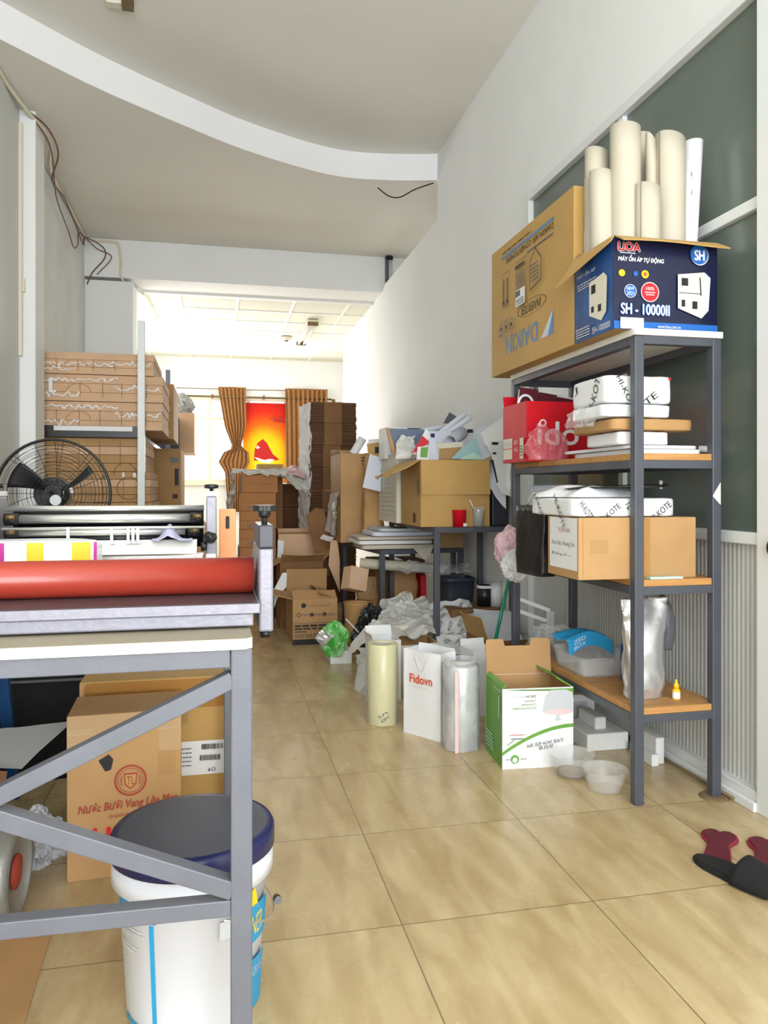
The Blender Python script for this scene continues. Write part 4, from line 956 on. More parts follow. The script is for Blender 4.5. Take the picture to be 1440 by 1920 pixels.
# white Fidovn paper bag
c0 = PF(757, 1372); c1 = PF(826, 1392)
ang = math.atan2((c1 - c0).y, (c1 - c0).x); W_ = (c1 - c0).length; D_ = .10; h = .36
ctr = (c0 + c1) / 2 + Vector((-math.sin(ang), math.cos(ang), 0)) * D_ / 2
r = thing('paper_carrier_bag', 'white paper carrier bag with orange lettering between the two film rolls', 'bag', ctr, ang)
b = MB(); w = W_ / 2; d = D_ / 2
def bagside(P):
    b.grid(lambda i, j: P(i, j), 8, 8, 'white', False)
bagside(lambda i, j: Vector((-w + W_ * i, -d + .004 * math.sin(i * 7) * j, h * j))); bagside(lambda i, j: Vector((-w + W_ * i, d + .006 * math.sin(i * 5) * j, h * j * 1.03)))
bagside(lambda i, j: Vector((w - .012 * math.sin(PI * i) * j, -d + D_ * i, h * j))); bagside(lambda i, j: Vector((-w + .012 * math.sin(PI * i) * j, -d + D_ * i, h * j)))
bagside(lambda i, j: Vector((-w + W_ * i, -d + D_ * j, .002))); part('bag_body', b, r, local=True, solid=.0012)
b = MB(); b.tube([(-.035 + .07 * k_ / 10, -d - .004, h - .02 - .062 * math.sin(PI * k_ / 10)) for k_ in range(11)], .0022, 'bagwhite', 6); part('handle', b, r, local=True)
P_ = Print((-w, -d, 0), (W_, 0, 0), (0, 0, h), (0, -1, 0)); P_.off = .006; P_.text('Fidovn', .20, .62, .80, .72, 'orange', bold=.005, aspect=W_ / h); P_.lines(.24, .8, .575, .59, 1, 'pinkp', 3); P_.done(r)
# white gift box behind the bag and other white boxes
def tbox(u0, v0, u1, dz, D, label, m='white', rot=None, flaps=(), name='cardboard_box', mi='white', z0=0.0):
    a, c = PF(u0, v0, z0), PF(u1, v0 if rot is None else rot, z0)
    an = math.atan2((c - a).y, (c - a).x); W = (c - a).length; ct = (a + c) / 2 + Vector((-math.sin(an), math.cos(an), 0)) * D / 2
    return carton(label, ct.x - W / 2, ct.x + W / 2, ct.y - D / 2, ct.y + D / 2, z0, z0 + dz, m, rotz=an, flaps=flaps, name=name, mi=mi)
tbox(700, 1318, 752, .30, .16, 'open white carton behind the pale yellow film roll', flaps=(('L', .03, 20, 'white'), ('B', .05, 25, 'white')), rot=1314)
tbox(808, 1338, 852, .29, .16, 'white box standing right behind the white carrier bag', rot=1330)
r = tbox(888, 1345, 935, .30, .15, 'white open box behind the shiny grey film roll', flaps=(('B', .03, 10, 'white'),), rot=1340)
c = PF(952, 1330)
b = MB(); b.lathe([(.075, 0), (.085, .01), (.092, .225), (.10, .232), (.10, .24), (.088, .24), (.08, .02)], 'bucket', 36, cap1=False, mw=Matrix.Translation((1.245, 3.66, 0)))
one('white_tub', 'round white plastic tub behind the cookware carton', 'tub', b, (1.245, 3.66, 0))
b = MB(); b.blob((1.03, 3.47, 0), (.13, .10, .075), 'film', 31, .4, sub=5); one('clear_wrap', 'crumpled clear wrap on the floor in front of the grey film roll', 'plastic wrap', b, (1.03, 3.47, 0))
# slippers
def slipper_outline(L, W, n=28):
    pts = []
    for k_ in range(n):
        a = 2 * PI * k_ / n; y = math.cos(a); x = math.sin(a); wv = (.5 * W) * (1 + .22 * y - .18 * math.exp(-((y + .15) / .35) ** 2))
        pts.append((x * wv, y * L / 2))
    return pts
def slipper(label, x, y, rz, L, W, sole, top, group):
    r = thing('slipper', label, 'slipper', (x, y, 0), rz, group)
    P = slipper_outline(L, W); b = MB(); b.prism(P, 0, .016, sole); part('sole', b, r, bevel=.005, local=True)
    b = MB(); b.prism([(q[0] * .9, q[1] * .95) for q in P], .0165, .019, top); part('insole', b, r, local=True)
    b = MB()
    def st(i, j):
        yy = L * (.02 + .36 * j); wv = W * .5 * (1.05 - .10 * j); a = PI * i
        return Vector((wv * math.cos(a), yy + .012 * math.sin(a), .006 + (.062 - .022 * j) * math.sin(a) ** .7))
    b.grid(st, 18, 8, sole if sole != 'burg_trim' else 'burg'); part('strap', b, r, local=True, solid=.005); return r

slipper('black fuzzy slipper lying nearest the viewer across the burgundy pair', 1.365, 1.80, R(-158), .27, .105, 'black_cloth', 'black_cloth', 'black slippers')
slipper('second black slipper cut off by the right edge', 1.50, 1.70, R(-150), .27, .105, 'black_cloth', 'black_cloth', 'black slippers')
def burg(label, x, y, rz):
    r = thing('slipper', label, 'slipper', (x, y, 0), rz, 'burgundy slippers')
    P = [(.0, .108), (.012, .120), (.030, .122), (.046, .108), (.052, .085), (.047, .062), (.036, .045), (.030, .02), (.034, -.02), (.036, -.07), (.03, -.11), (0, -.125)]
    P = P + [(-x_, y_) for x_, y_ in reversed(P[1:-1])]
    b = MB(); b.prism(P, 0, .012, 'burg_trim'); part('sole', b, r, bevel=.003, local=True)
    b = MB(); b.prism([(x_ * .88, y_ * .95) for x_, y_ in P], .0122, .016, 'burg'); part('insole', b, r, bevel=.002, local=True); return r
c = PF(1350, 1575); burg('burgundy slipper with a heart shaped end, left one by the partition', c.x - .05, c.y - .062, R(-38))
c = PF(1438, 1590); burg('burgundy slipper with a heart shaped end, cut by the right edge of the photo', c.x - .05, c.y - .062, R(-38))
# ================================================================== MIDDLE: NESTED TABLES AND CLUTTER ALONG THE PARTITION
def frame_table(label, org, rz, W, D, H, posts, top, board='steel', name='metal_table', extra=()):
    r = thing(name, label, 'table', org, rz)
    for (x, y) in posts:
        b = MB(); b.box(x, x + PW, y, y + PW, 0, H - .03, 'steel'); part('leg', b, r, bevel=.003, local=True)
    for (x0, x1, y0, y1) in ((0, W, 0, PW), (0, W, D - PW, D), (0, PW, PW, D - PW), (W - PW, W, PW, D - PW)):
        b = MB(); b.box(x0, x1, y0, y1, H - .03, H - .006, 'steel'); part('rail', b, r, bevel=.002, local=True)
    b = MB(); b.box(.002, W - .002, .002, D - .002, H - .006, H, board); part('table_top', b, r, local=True); return r
TA = .825
frame_table('tall dark grey metal table carrying the golden carton and the red cup', (1.212, 4.18, 0), 0, .49, 1.17, TA, ((0, 0), (.457, 0), (0, 1.137), (.457, .56), (.457, 1.137)), 'steel')
TBZ = .64
frame_table('lower dark metal table nested behind the tall one, sheets piled on it', (1.067, 4.96, 0), R(6), .60, .97, TBZ, ((0, 0), (.567, 0), (0, .937), (.567, .937)), 'steel')

# golden open carton with folded-down flap
gx0, gx1, gy0, gy1, gh = 1.150, 1.565, 4.25, 4.72, .385
r = carton('big golden brown open carton heaped with papers on the tall metal table', gx0, gx1, gy0, gy1, TA + .001, TA + .001 + gh, 'card_gold',
           flaps=(('F', .20, 176, 'card_gold'), ('R', .10, 60, 'card_gold')), sidemats={})
f = MB(); hw = .235
f.grid(lambda i, j: Vector((-.2075 - .175 * i, -.235 + .47 * j + .02 * math.sin(i * 4), gh - .095 * i - .012 * math.sin(j * 11 + i * 5) * i)), 6, 12, 'card_gold', False)
part('flap', f, r, solid=.004, local=True)
P_ = face(gx1 - gx0, gy1 - gy0, gh, 'L'); P_.lines(.80, .93, .45, .95, 7, 'card_in', 4); P_.rect(.67, .05, .76, .2, 'card_dark'); P_.rect(.69, .06, .74, .17, 'black'); P_.rect(.84, .5, .93, .75, 'card_in'); P_.lines(.85, .92, .52, .72, 4, 'darkgrey', 9); P_.done(r)
r = carton('white printed carton standing behind the golden carton on the tall table', 1.128, 1.50, 4.76, 5.30, TA + .001, TA + .415, 'frame', flaps=(('L', .03, 10, 'frame'),))
P_ = face(.372, .54, .414, 'L'); P_.lines(.1, .9, .1, .9, 11, 'grey', 14, .3); P_.done(r)
# cup and clear cup
p = PY(862, 982, 4.215); R_ = 13.5 * 4.35 / FPX
r = thing('cup', 'small red paper cup at the edge of the tall table', 'cup', (p.x, 4.222, TA + .001))
b = MB(); b.lathe([(R_ * .88, 0), (R_, .095), (R_ * 1.04, .098), (R_ * .97, .098), (R_ * .85, .005)], 'red_gloss', 28, cap1=False); part('cup_body', b, r, local=True)
b = MB(); b.box(.012, .032, -R_ * .93 - .001, -R_ * .93 + .008, .004, .022, 'white'); part('label_sticker', b, r, local=True)
p = PY(898, 980, 4.215)
r = thing('cup', 'tilted clear plastic cup with a white stick beside the red cup', 'cup', (p.x, 4.225, TA + .001))
b = MB(); b.lathe([(.028, 0), (.038, .115), (.04, .117), (.036, .115), (.027, .003)], 'bowl', 28, cap1=False); part('cup_body', b, r, local=True)
b = MB(); b.lathe([(.0255, .004), (.035, .10)], 'chrome', 24, cap1=False); part('silver_lining', b, r, local=True)
b = MB(); b.cyl((.018, 0, .01), (-.055, -.005, .155), .0035, 'white', 8); part('stick', b, r, local=True)

def card_piece(label, pts, Y, m, dY=0.0, thick=.004, name='paper_sheet', cat='paper', tiltY=0.0, marks=()):
    """flat sheet given by outline pixels on a plane, leaning back by tiltY per metre of height"""
    P0 = [PY(u, v, Y) for u, v in pts]; zmin = min(q.z for q in P0); c = sum(P0, Vector((0, 0, 0))) / len(P0)
    ba = Vector((c.x, Y, zmin)); b = MB(); n = len(P0)
    vs = [Vector((q.x, Y + (q.z - zmin) * tiltY + dY * (q.x - c.x), q.z)) for q in P0]
    back = [q + Vector((0, thick, 0)) for q in vs]
    b.add(vs + back, [tuple(range(n)), tuple(range(n, 2 * n))[::-1]] + [(i, (i + 1) % n, n + (i + 1) % n, n + i) for i in range(n)], m)
    o = one(name, label, cat, b, ba)
    for mp, mm in marks:
        q = MB(); V = [PY(u, v, Y) + Vector((0, (PY(u, v, Y).z - zmin) * tiltY - .0008, 0)) for u, v in mp]
        q.add(V, [tuple(range(len(V)))], mm); part('print', q, o)
    return o
def roll_piece(label, a, c, Ya, Yc, rpx, m, name='paper_roll', hollow=True):
    A_, C_ = PY(*a, Ya), PY(*c, Yc); d = (A_.y + C_.y) / 2 * .98 + .2 * (A_.x + C_.x) / 2; rad = rpx * d / FPX
    z = (C_ - A_); L = z.length; q = z.to_track_quat('Z', 'Y').to_matrix().to_4x4(); q.translation = A_
    b = MB(); b.lathe([(rad, 0), (rad, L), (rad * .85, L), (rad * .85, .0), (rad, 0)], m, 20, q, cap0=False, cap1=False)
    return one(name, label, 'paper roll', b, tuple(A_))
def crumple_sheet(label, P00, P10, P01, P11, m, amp=.03, seed=1, n=26, name='plastic_sheet', cat='plastic sheet', freq=7, base=None, solid=0.0, sag=0.0):
    P00, P10, P01, P11 = map(Vector, (P00, P10, P01, P11))
    ax = (P10 - P00).normalized(); ay = (P01 - P00).normalized(); nn = (P10 - P00).cross(P01 - P00).normalized(); an = random.Random(seed).uniform(.3, 1.2)
    def fn(i, j):
        p = P00 * (1 - i) * (1 - j) + P10 * i * (1 - j) + P01 * (1 - i) * j + P11 * i * j
        a, c = p.dot(ax), p.dot(ay); u_ = a * math.cos(an) + c * math.sin(an); v_ = -a * math.sin(an) + c * math.cos(an)
        wp = noise.noise(Vector((a * 5, c * 5, seed))) * .12
        q = Vector(((u_ + wp) * freq * 1.5, (v_ + wp) * freq * .45, seed * 1.7)); q2 = Vector((v_ * freq * 2.2, u_ * freq * .9, seed * 2.3))
        k_ = (1 - 2.2 * abs(noise.noise(q))) * .55 + (1 - 2.2 * abs(noise.noise(q2))) * .28 + noise.noise(p * freq * .5) * .5 + (1 - 2 * abs(noise.noise(q * 2.7))) * .12
        e = Vector((noise.noise(q * 1.1), noise.noise(q2 * .9 + Vector((9, 0, 0))), 0)) * amp * .6
        return p + nn * (k_ - .5) * amp + e + Vector((0, 0, -sag * 4 * i * (1 - i)))
    b = MB(); b.grid(fn, int(n * 1.6), int(n * 1.6), m, True)
    zmin = min(q.z for q in b.v)
    return one(name, label, cat, b, tuple(base) if base else (P00.x, P00.y, zmin), solid=solid)
# heaped papers in and behind the golden carton
r = carton('long flat white carton with black marks lying behind the paper heap', PY(722, 800, 5.0).x, PY(905, 800, 5.0).x, 5.0, 5.2, 1.245, 1.455, 'white')
P_ = face(PY(905, 800, 5.0).x - PY(722, 800, 5.0).x, .2, .21, 'F'); P_.rect(0, .78, 1, .8, 'grey'); P_.poly([(.24, .9), (.42, .9), (.40, .99), (.22, .99)], 'black'); P_.poly([(.55, .7), (.75, .84), (.75, .98), (.5, .95)], 'darkgrey'); P_.poly([(.82, .85), (.98, .9), (.98, .99), (.84, .98)], 'black'); P_.done(r)
card_piece('blue grey framed board leaning in the paper heap', [(727, 803), (796, 805), (790, 850), (744, 850)], 4.66, 'bluegrey', thick=.012, name='framed_board', cat='board')
card_piece('thin brown edged board at the left of the blue grey board', [(724, 803), (728, 801), (744, 850), (736, 850)], 4.63, 'card', thick=.02, name='framed_board', cat='board')
card_piece('white pointed card with a red corner in the paper heap', [(772, 850), (800, 803), (808, 822), (790, 856)], 4.44, 'white')
card_piece('bright red triangular paper between the white sheets', [(772, 850), (792, 817), (806, 829), (783, 845)], 4.42, 'red')
card_piece('white card with a green panel standing up in the golden carton', [(783, 838), (804, 836), (804, 862), (781, 862)], 4.38, 'white', name='small_card', cat='card', marks=(([(789, 839), (803, 838), (801, 858), (788, 857)], 'green'),))
card_piece('cream white carton panel standing at the right of the green card', [(815, 832), (868, 828), (870, 862), (813, 862)], 4.46, 'frame', thick=.01, name='cardboard_piece', cat='card')
card_piece('light brown panel behind the cream carton panel', [(824, 841), (866, 838), (866, 862), (824, 862)], 4.45, 'card', thick=.004, name='cardboard_piece', cat='card')
card_piece('white bent sheet with a dark blue mark in the paper heap', [(798, 808), (842, 808), (862, 822), (845, 834), (800, 836)], 4.6, 'paper_cool', marks=(([(807, 813), (815, 813), (815, 821), (808, 820)], 'lid'),))
card_piece('slanted white strip standing upright beside the green card', [(805, 822), (815, 820), (822, 862), (803, 862)], 4.40, 'paper_cool')
card_piece('pale teal folder leaning over the right edge of the golden carton', [(846, 860), (868, 838), (893, 820), (905, 860)], 4.36, 'palegreenp', thick=.006, name='folder', cat='folder')
card_piece('lighter teal lower panel of paper against the teal folder', [(862, 861), (886, 848), (906, 858), (905, 862)], 4.35, 'mint', thick=.003)
crumple_sheet('crumpled white plastic bag among the papers near the left of the heap', PY(748, 858, 4.5), PY(775, 858, 4.5), PY(748, 818, 4.58), PY(780, 820, 4.58), 'bagwhite', .05, 3, 14, name='plastic_bag', cat='plastic bag', freq=12)
roll_piece('long white paper roll rising to the right over the heap', (812, 822), (874, 774), 4.75, 4.6, 5, 'paper_cool')
roll_piece('second white paper roll rising to the right just under the first', (822, 822), (884, 782), 4.72, 4.55, 5, 'paper_cool')
roll_piece('short fat curled white roll in the heap above the cream panel', (845, 828), (866, 812), 4.5, 4.62, 12, 'paper_cool')
roll_piece('thin cool white roll lying flat to the left across the heap', (775, 812), (830, 800), 4.8, 4.75, 5, 'paper_cool')
card_piece('dark grey folded card at the top of the heap', [(831, 794), (843, 773), (856, 781), (852, 794)], 4.98, 'darkgrey', name='folded_card', cat='card')
crumple_sheet('large white drawing sheet hanging over the right end of the tall table', PY(905, 905, 4.25), PY(948, 955, 4.2), PY(885, 805, 4.6), PY(950, 788, 4.3), 'paper_cool', .03, 6, 12, name='paper_sheet', cat='paper', freq=4)
crumple_sheet('grey white sheet standing tall between the heap and the red carton', PY(925, 860, 4.18), PY(957, 930, 4.12), PY(900, 812, 4.35), PY(958, 770, 4.12), 'white', .02, 9, 10, name='paper_sheet', cat='paper', freq=4)
card_piece('white sheet with black end marks hanging down behind the rack post', [(918, 828), (945, 826), (960, 872), (960, 932), (940, 925), (930, 905)], 4.14, 'white', marks=(([(922, 829), (934, 829), (934, 834), (923, 834)], 'black'), ([(923, 848), (930, 848), (931, 852), (924, 852)], 'black'), ([(921, 862), (925, 862), (934, 905), (931, 905)], 'black')))
for i, (u, v) in enumerate(((921, 838), (923, 854))): pass
p = PY(928, 985, 4.4)
b = MB(); b.box(1.60, 1.70, 4.30, 4.66, TA + .001, TA + .30, 'darkcap'); b.box(1.575, 1.60, 4.32, 4.64, TA + .001, TA + .34, 'black_cloth'); one('dark_case', 'dark slate grey case standing at the right end of the tall table', 'case', b, (1.64, 4.5, TA + .001), bevel=.006)

# tall narrow carton on the lower table
cx0, cx1 = PY(639, 1015, 5.55).x, PY(684, 1015, 5.55).x
hz = PY(639, 850, 5.55).z
r = carton('tall narrow brown carton with a sunlit left side standing on the lower table', cx0, cx1, 5.55, 6.05, TBZ + .012, hz, 'card', flaps=(('L', .03, 30, 'card'), ('B', .05, 12, 'card')))
P_ = face(cx1 - cx0, .5, hz - TBZ, 'F'); P_.lines(.86, .99, .86, .96, 3, 'black', 4); P_.rect(.9, .30, .97, .55, 'darkgrey'); P_.rect(.88, .24, .99, .30, 'black'); P_.done(r)
P_ = face(cx1 - cx0, .5, hz - TBZ, 'L'); P_.lines(.7, .9, .42, .50, 3, 'darkgrey', 4); P_.lines(.1, .9, .15, .3, 6, 'grey', 5, .25); P_.done(r)
b = MB()
crumple_sheet('torn whitish wrapping hanging along the left of the tall narrow carton', (cx0 - .03, 5.6, TBZ + .05), (cx0 - .05, 6.02, TBZ + .08), (cx0 - .012, 5.58, 1.02), (cx0 - .012, 6.0, 1.0), 'bagwhite', .03, 4, 14, name='wrapping', cat='plastic sheet')
roll_piece('white roll with a green end sticking out of the tall narrow carton', (662, 852), (680, 822), 5.7, 5.7, 8, 'white')
roll_piece('fat white roll lying across behind the tall narrow carton', (692, 832), (724, 830), 5.45, 5.4, 8, 'white')
card_piece('torn brown carton piece with a black square above the narrow carton', [(688, 832), (722, 828), (720, 852), (712, 862), (690, 850)], 5.35, 'card_gold', thick=.006, name='cardboard_piece', cat='card', marks=(([(703, 838), (711, 838), (711, 850), (703, 850)], 'black'),))
card_piece('pale blue ruled sheet leaning between the two cartons', [(694, 851), (716, 858), (714, 922), (680, 914)], 5.2, 'paper_cool', tiltY=.05)
r = thing('paper_bag', 'crumpled golden kraft paper bag standing behind the pale blue ruled sheet', 'bag', (PY(700, 950, 5.4).x, 5.42, TBZ + .012)); b = bag_loft([(0, .075, .06, 6), (.25, .07, .055, 4), (.5, .06, .03, 3), (.65, .062, .014, 3)], 'kraft', crink=.012, seed=9); part('bag_body', b, r, local=True)
# piles on the lower table
z = TBZ + .002; rr = random.Random(3)
for i, (lab, m, h, xl, xr, y0, y1) in enumerate((
        ('stack of cream sheets forming the bottom of the pile on the lower table', 'paper_cream', .030, .955, 1.46, 4.99, 5.40), ('bulging cream sheet bundle second from the bottom of the lower table pile', 'white', .026, .925, 1.44, 5.0, 5.42),
        ('folded beige sheets in the middle of the lower table pile', 'paper_cream', .024, .93, 1.47, 5.02, 5.4), ('grey film wrapped sheets near the top of the lower table pile', 'paper_cool', .030, 1.02, 1.45, 5.0, 5.38),
        ('grey glossy folder topmost on the lower table pile', 'grey', .022, 1.06, 1.44, 4.98, 5.36))):
    parcel(lab, xl, xr, y0, y1, z, z + h, m, .003, 20 + i, name='paper_stack', cat='paper', rotz=R(rr.uniform(-3, 5))); z += h + .002
carton('brown carton standing under the tall table top on the lower table', 1.475, 1.66, 5.04, 5.36, TBZ + .001, TBZ + .15, 'card')
card_piece('cream sheet corner folding down from the pile on the lower table', [(775, 1028), (812, 1025), (806, 1042), (798, 1050), (788, 1042)], 4.93, 'paper_cream', thick=.003)
# under the lower table
roll_piece('fat greyish roll lying under the lower table', (675, 1056), (812, 1066), 5.12, 5.0, 10, 'paper_cream')
crumple_sheet('clear film bunched on the slate bin under the tables', (1.20, 4.98, .50), (1.64, 4.78, .485), (1.20, 5.05, .56), (1.66, 4.95, .54), 'film', .05, 12, 22, freq=10)
r = thing('waste_bin', 'dark slate plastic bin under the tall table', 'bin', (1.545, 4.82, 0)); b = MB()
b2 = bag_loft([(0, .075, .075, 5), (.44, .10, .10, 5), (.45, .106, .106, 5), (.47, .106, .106, 5)], 'binblue', crink=.0005); part('bin_body', b2, r, local=True, solid=.003)
carton('dark brown carton standing on the floor under the lower table', 1.14, 1.52, 5.50, 5.86, 0, .52, 'card_dark', tape=True)
r = thing('paper_bag', 'large kraft paper bag standing on the floor between the table legs', 'bag', (1.33, 5.36, 0)); b = bag_loft([(0, .10, .055, 6), (.2, .098, .052, 5), (.38, .092, .03, 4), (.46, .085, .012, 4)], 'kraft', crink=.012, seed=2); part('bag_body', b, r, local=True)
r = thing('paper_bag', 'narrow kraft paper bag with string handles left of the nested table legs', 'bag', (1.055, 5.36, 0)); b = bag_loft([(0, .075, .05, 6), (.25, .072, .045, 5), (.42, .066, .02, 4)], 'kraft', crink=.010, seed=6); part('bag_body', b, r, local=True)
b = MB(); b.tube([(-.02, -.02, .42), (-.01, -.05, .36), (.01, -.055, .30), (.025, -.03, .42)], .002, 'frame', 6); part('handle', b, r, local=True)
b = MB(); b.box(1.435, 1.475, 5.30, 5.46, 0, .43, 'red'); one('red_folder', 'upright red folder beside the large kraft bag', 'folder', b, (1.455, 5.38, 0), bevel=.003)
p = PY(665, 1112, 5.0)
r = carton('small pale carton balanced at a slant under the lower table', p.x - .065, p.x + .065, 4.93, 5.05, .40, .55, 'card_pink'); r.rotation_euler = (R(-10), R(14), R(15)); r.location = (p.x - .01, 5.0, .375)
P_ = face(.13, .12, .15, 'F'); P_.lines(.2, .6, .3, .8, 5, 'grey', 4, .3); P_.done(r)
b = MB(); p = PY(668, 1150, 4.95); b.lathe([(.065, 0), (.085, .10), (.095, .30), (.10, .31), (.085, .30), (.06, .01)], 'kraft', 26, Matrix.Translation((p.x + .01, 4.93, 0)), cap1=False); one('brown_tub', 'brown round tub under the slanted pale carton', 'tub', b, (p.x + .01, 4.93, 0))
b = MB(); b.blob((p.x + .03, 4.70, 0), (.22, .18, .33), 'bagdark', 5, .3, sub=5); one('plastic_bag', 'slumped black plastic bag behind the green bag', 'plastic bag', b, (p.x + .03, 4.7, 0))
b = MB(); p = PY(628, 1185, 4.55); b.blob((p.x, 4.55, .075), (.17, .14, .24), 'baggreen', 7, .22, sub=5, flat=False); b.v = [q + Vector((0, 0, .07)) for q in b.v]; one('plastic_bag', 'bright green and white plastic bag beside the printed carton', 'plastic bag', b, (p.x, 4.55, .05))
b = MB(); b.box(p.x - .03, p.x + .10, 4.53, 4.66, 0, .08, 'white'); one('white_tub', 'small white box on the floor beneath the green plastic bag', 'box', b, (p.x + .03, 4.6, 0), bevel=.004)
crumple_sheet('crinkled silver packet lying against the green bag', PY(590, 1196, 4.5), PY(604, 1216, 4.45), PY(601, 1181, 4.5), PY(626, 1192, 4.45), 'silver', .02, 2, 8, name='foil_packet', cat='packet', freq=14)
b = MB(); a_, c_ = PY(648, 1160, 4.62), PY(673, 1186, 4.58); b.cyl(tuple(a_), tuple(c_), .004, 'white', 8); one('white_stick', 'thin white stick leaning on the slumped black bag', 'stick', b, tuple(c_))
# clear sheets heap
def heap(label, c, size, m, seed, name='plastic_sheet', cat='plastic sheet', amp=.35): b = MB(); b.blob(c, size, m, seed, amp, sub=5); return one(name, label, cat, b, c)
carton('open grey white carton under the clear sheets behind the pale yellow roll', .93, 1.20, 4.02, 4.28, 0, .20, 'frame', flaps=(('L', .04, 40, 'frame'), ('B', .06, 30, 'frame')))
crumple_sheet('large crumpled milky plastic sheet draped over the cartons in front of the table', (.86, 4.10, .20), (1.21, 4.12, .26), (.98, 4.62, .30), (1.30, 4.66, .36), 'bagwhite', .055, 3, 40, freq=6)
crumple_sheet('upper folds of clear sheet heaped between the table legs', (.98, 4.40, .24), (1.20, 4.36, .30), (1.0, 4.75, .30), (1.22, 4.80, .40), 'milky', .06, 8, 36, freq=7)
crumple_sheet('long white plastic tail trailing down to the left of the heap', PY(652, 1218, 4.15), PY(668, 1222, 4.1), PY(700, 1160, 4.3), PY(716, 1172, 4.2), 'bagwhite', .03, 5, 16, freq=8)
crumple_sheet('clear bag film trailing on the floor left of the pale yellow roll', PF(662, 1290), PF(700, 1330), PY(672, 1215, 4.1), PY(700, 1215, 4.05), 'milky', .04, 15, 20, freq=9)
def hk_sheet():
    A_, B_, C_, D_ = Vector((1.20, 3.98, .15)), Vector((1.52, 3.92, .10)), Vector((1.26, 4.62, .30)), Vector((1.52, 4.50, .36))
    def fn(i, j):
        p = A_ * (1 - i) * (1 - j) + B_ * i * (1 - j) + C_ * (1 - i) * j + D_ * i * j
        return p + Vector((0, 0, .016 * noise.noise(p * 14) + .02 * (1 - 2 * abs(noise.noise(p * 7)))))
    b = MB(); b.grid(fn, 30, 34, 'white_gloss', False)
    r = thing('wrapping_paper', 'white wrapping sheets printed with black words in front of the bin', 'wrapping paper', (1.36, 4.2, .1)); part('sheet', b, r)
    P_ = Print(fn=lambda x, y, d: fn(x, y) + Vector((0, -d * .4, d)), off=.004); g = random.Random(5)
    for i in range(5):
        for j in range(6):
            x = .04 + i * .19 + (j % 2) * .06; y = .06 + j * .155
            P_.text('HI-KOTE', x, y, x + .15, y + .05, 'black', rot=g.choice((30, 35, 200, 40)))
    part('print', P_.mb, r)
hk_sheet()
carton('plain low brown carton under the printed wrapping sheets', 1.26, 1.46, 3.92, 4.12, 0, .115, 'card_dark')
carton('hidden brown carton propping up the wrapping sheets and the tins', 1.37, 1.67, 4.36, 4.62, 0, .33, 'card_dark')
# open brown carton with grey lining, tins, stick
r = carton('open brown carton lined with grey paper beside the far rack post', 1.40, 1.68, 3.86, 4.16, 0, .235, 'card_dark', rotz=R(4), flaps=(('L', .13, 20, 'card_gold'), ('B', .10, -10, 'grey')), mi='grey')
crumple_sheet('grey lining paper rising out of the open brown carton', (1.42, 4.0, .22), (1.64, 3.92, .20), (1.44, 4.2, .36), (1.66, 4.16, .34), 'grey', .02, 4, 10, name='lining_paper', cat='paper', freq=4)
def tin(label, u, v, Y, rad, h, m, mtop, z0):
    c = PY(u, v, Y); r = thing('tin', label, 'tin', (c.x, Y, z0), 0); b = MB(); b.lathe([(rad, 0), (rad, h), (rad * .93, h), (rad * .9, .01)], m, 28, cap1=False); part('tin_body', b, r, local=True)
    b = MB(); b.lathe([(rad * 1.02, h - .016), (rad * 1.02, h + .001), (rad * .95, h + .001)], mtop, 28, cap0=False, cap1=False); part('rim', b, r, local=True); return r
tin('black tin with a white rim left of the white tins', 909, 1115, 4.46, .048, .125, 'black_pl', 'white', .331)
tin('white paper tube tin in the middle behind the green stick', 930, 1115, 4.42, .034, .14, 'white', 'grey', .331)
tin('white paper tube tin right behind the green stick', 950, 1115, 4.42, .036, .145, 'frame', 'grey', .331)
b = MB(); a_, c_ = PY(924, 1222, 3.72), PY(960, 1060, 3.85); b.cyl(tuple(a_), tuple(c_), .0095, 'teal', 12); one('broom_handle', 'teal green stick leaning against the far rack post', 'stick', b, tuple(a_))
b = MB(); b.v = []
q = [PY(970, 1122, 3.62), PY(1032, 1145, 3.55), PY(1026, 1195, 3.52)]
b.bar(q[0], q[1], .02, .035, 'alu'); q[2].z = .001; b.bar(q[1], q[2], .02, .04, 'alu', up=(1, 0, 0)); b.bar(q[0] - Vector((0, 0, .06)), q[1] - Vector((.02, 0, .05)), .02, .02, 'alu')
one('leaning_frame', 'white plastic chair-like frame leaning on the wall behind the far rack post', 'bracket', b, (1.66, 3.52, .0), bevel=.003)  # chair-like white frame, built as a few leaning bars
heap('crumpled dark brown paper at the foot of the far rack post', (1.50, 3.58, 0), (.13, .16, .24), 'card_dark', 5, 'crumpled_paper', 'paper')
b = MB(); b.blob((1.30, 3.70, .14), (.09, .08, .10), 'bagpink', 6, .3, sub=4, flat=False); one('plastic_bag', 'small pink plastic bag left of the far rack post', 'plastic bag', b, (1.3, 3.7, .09))
heap('grey crumpled plastic bag right of the far rack post', (1.58, 3.42, 0), (.13, .14, .27), 'baggrey', 15, 'plastic_bag', 'plastic bag')
heap('clear crumpled wrap between the white tub and the cookware carton', (1.36, 3.52, 0), (.15, .12, .16), 'film', 25, 'clear_wrap', 'plastic wrap')
heap('brown crumpled packing paper behind the white carrier bag', (1.16, 3.86, 0), (.18, .12, .21), 'card', 35, 'crumpled_paper', 'paper')

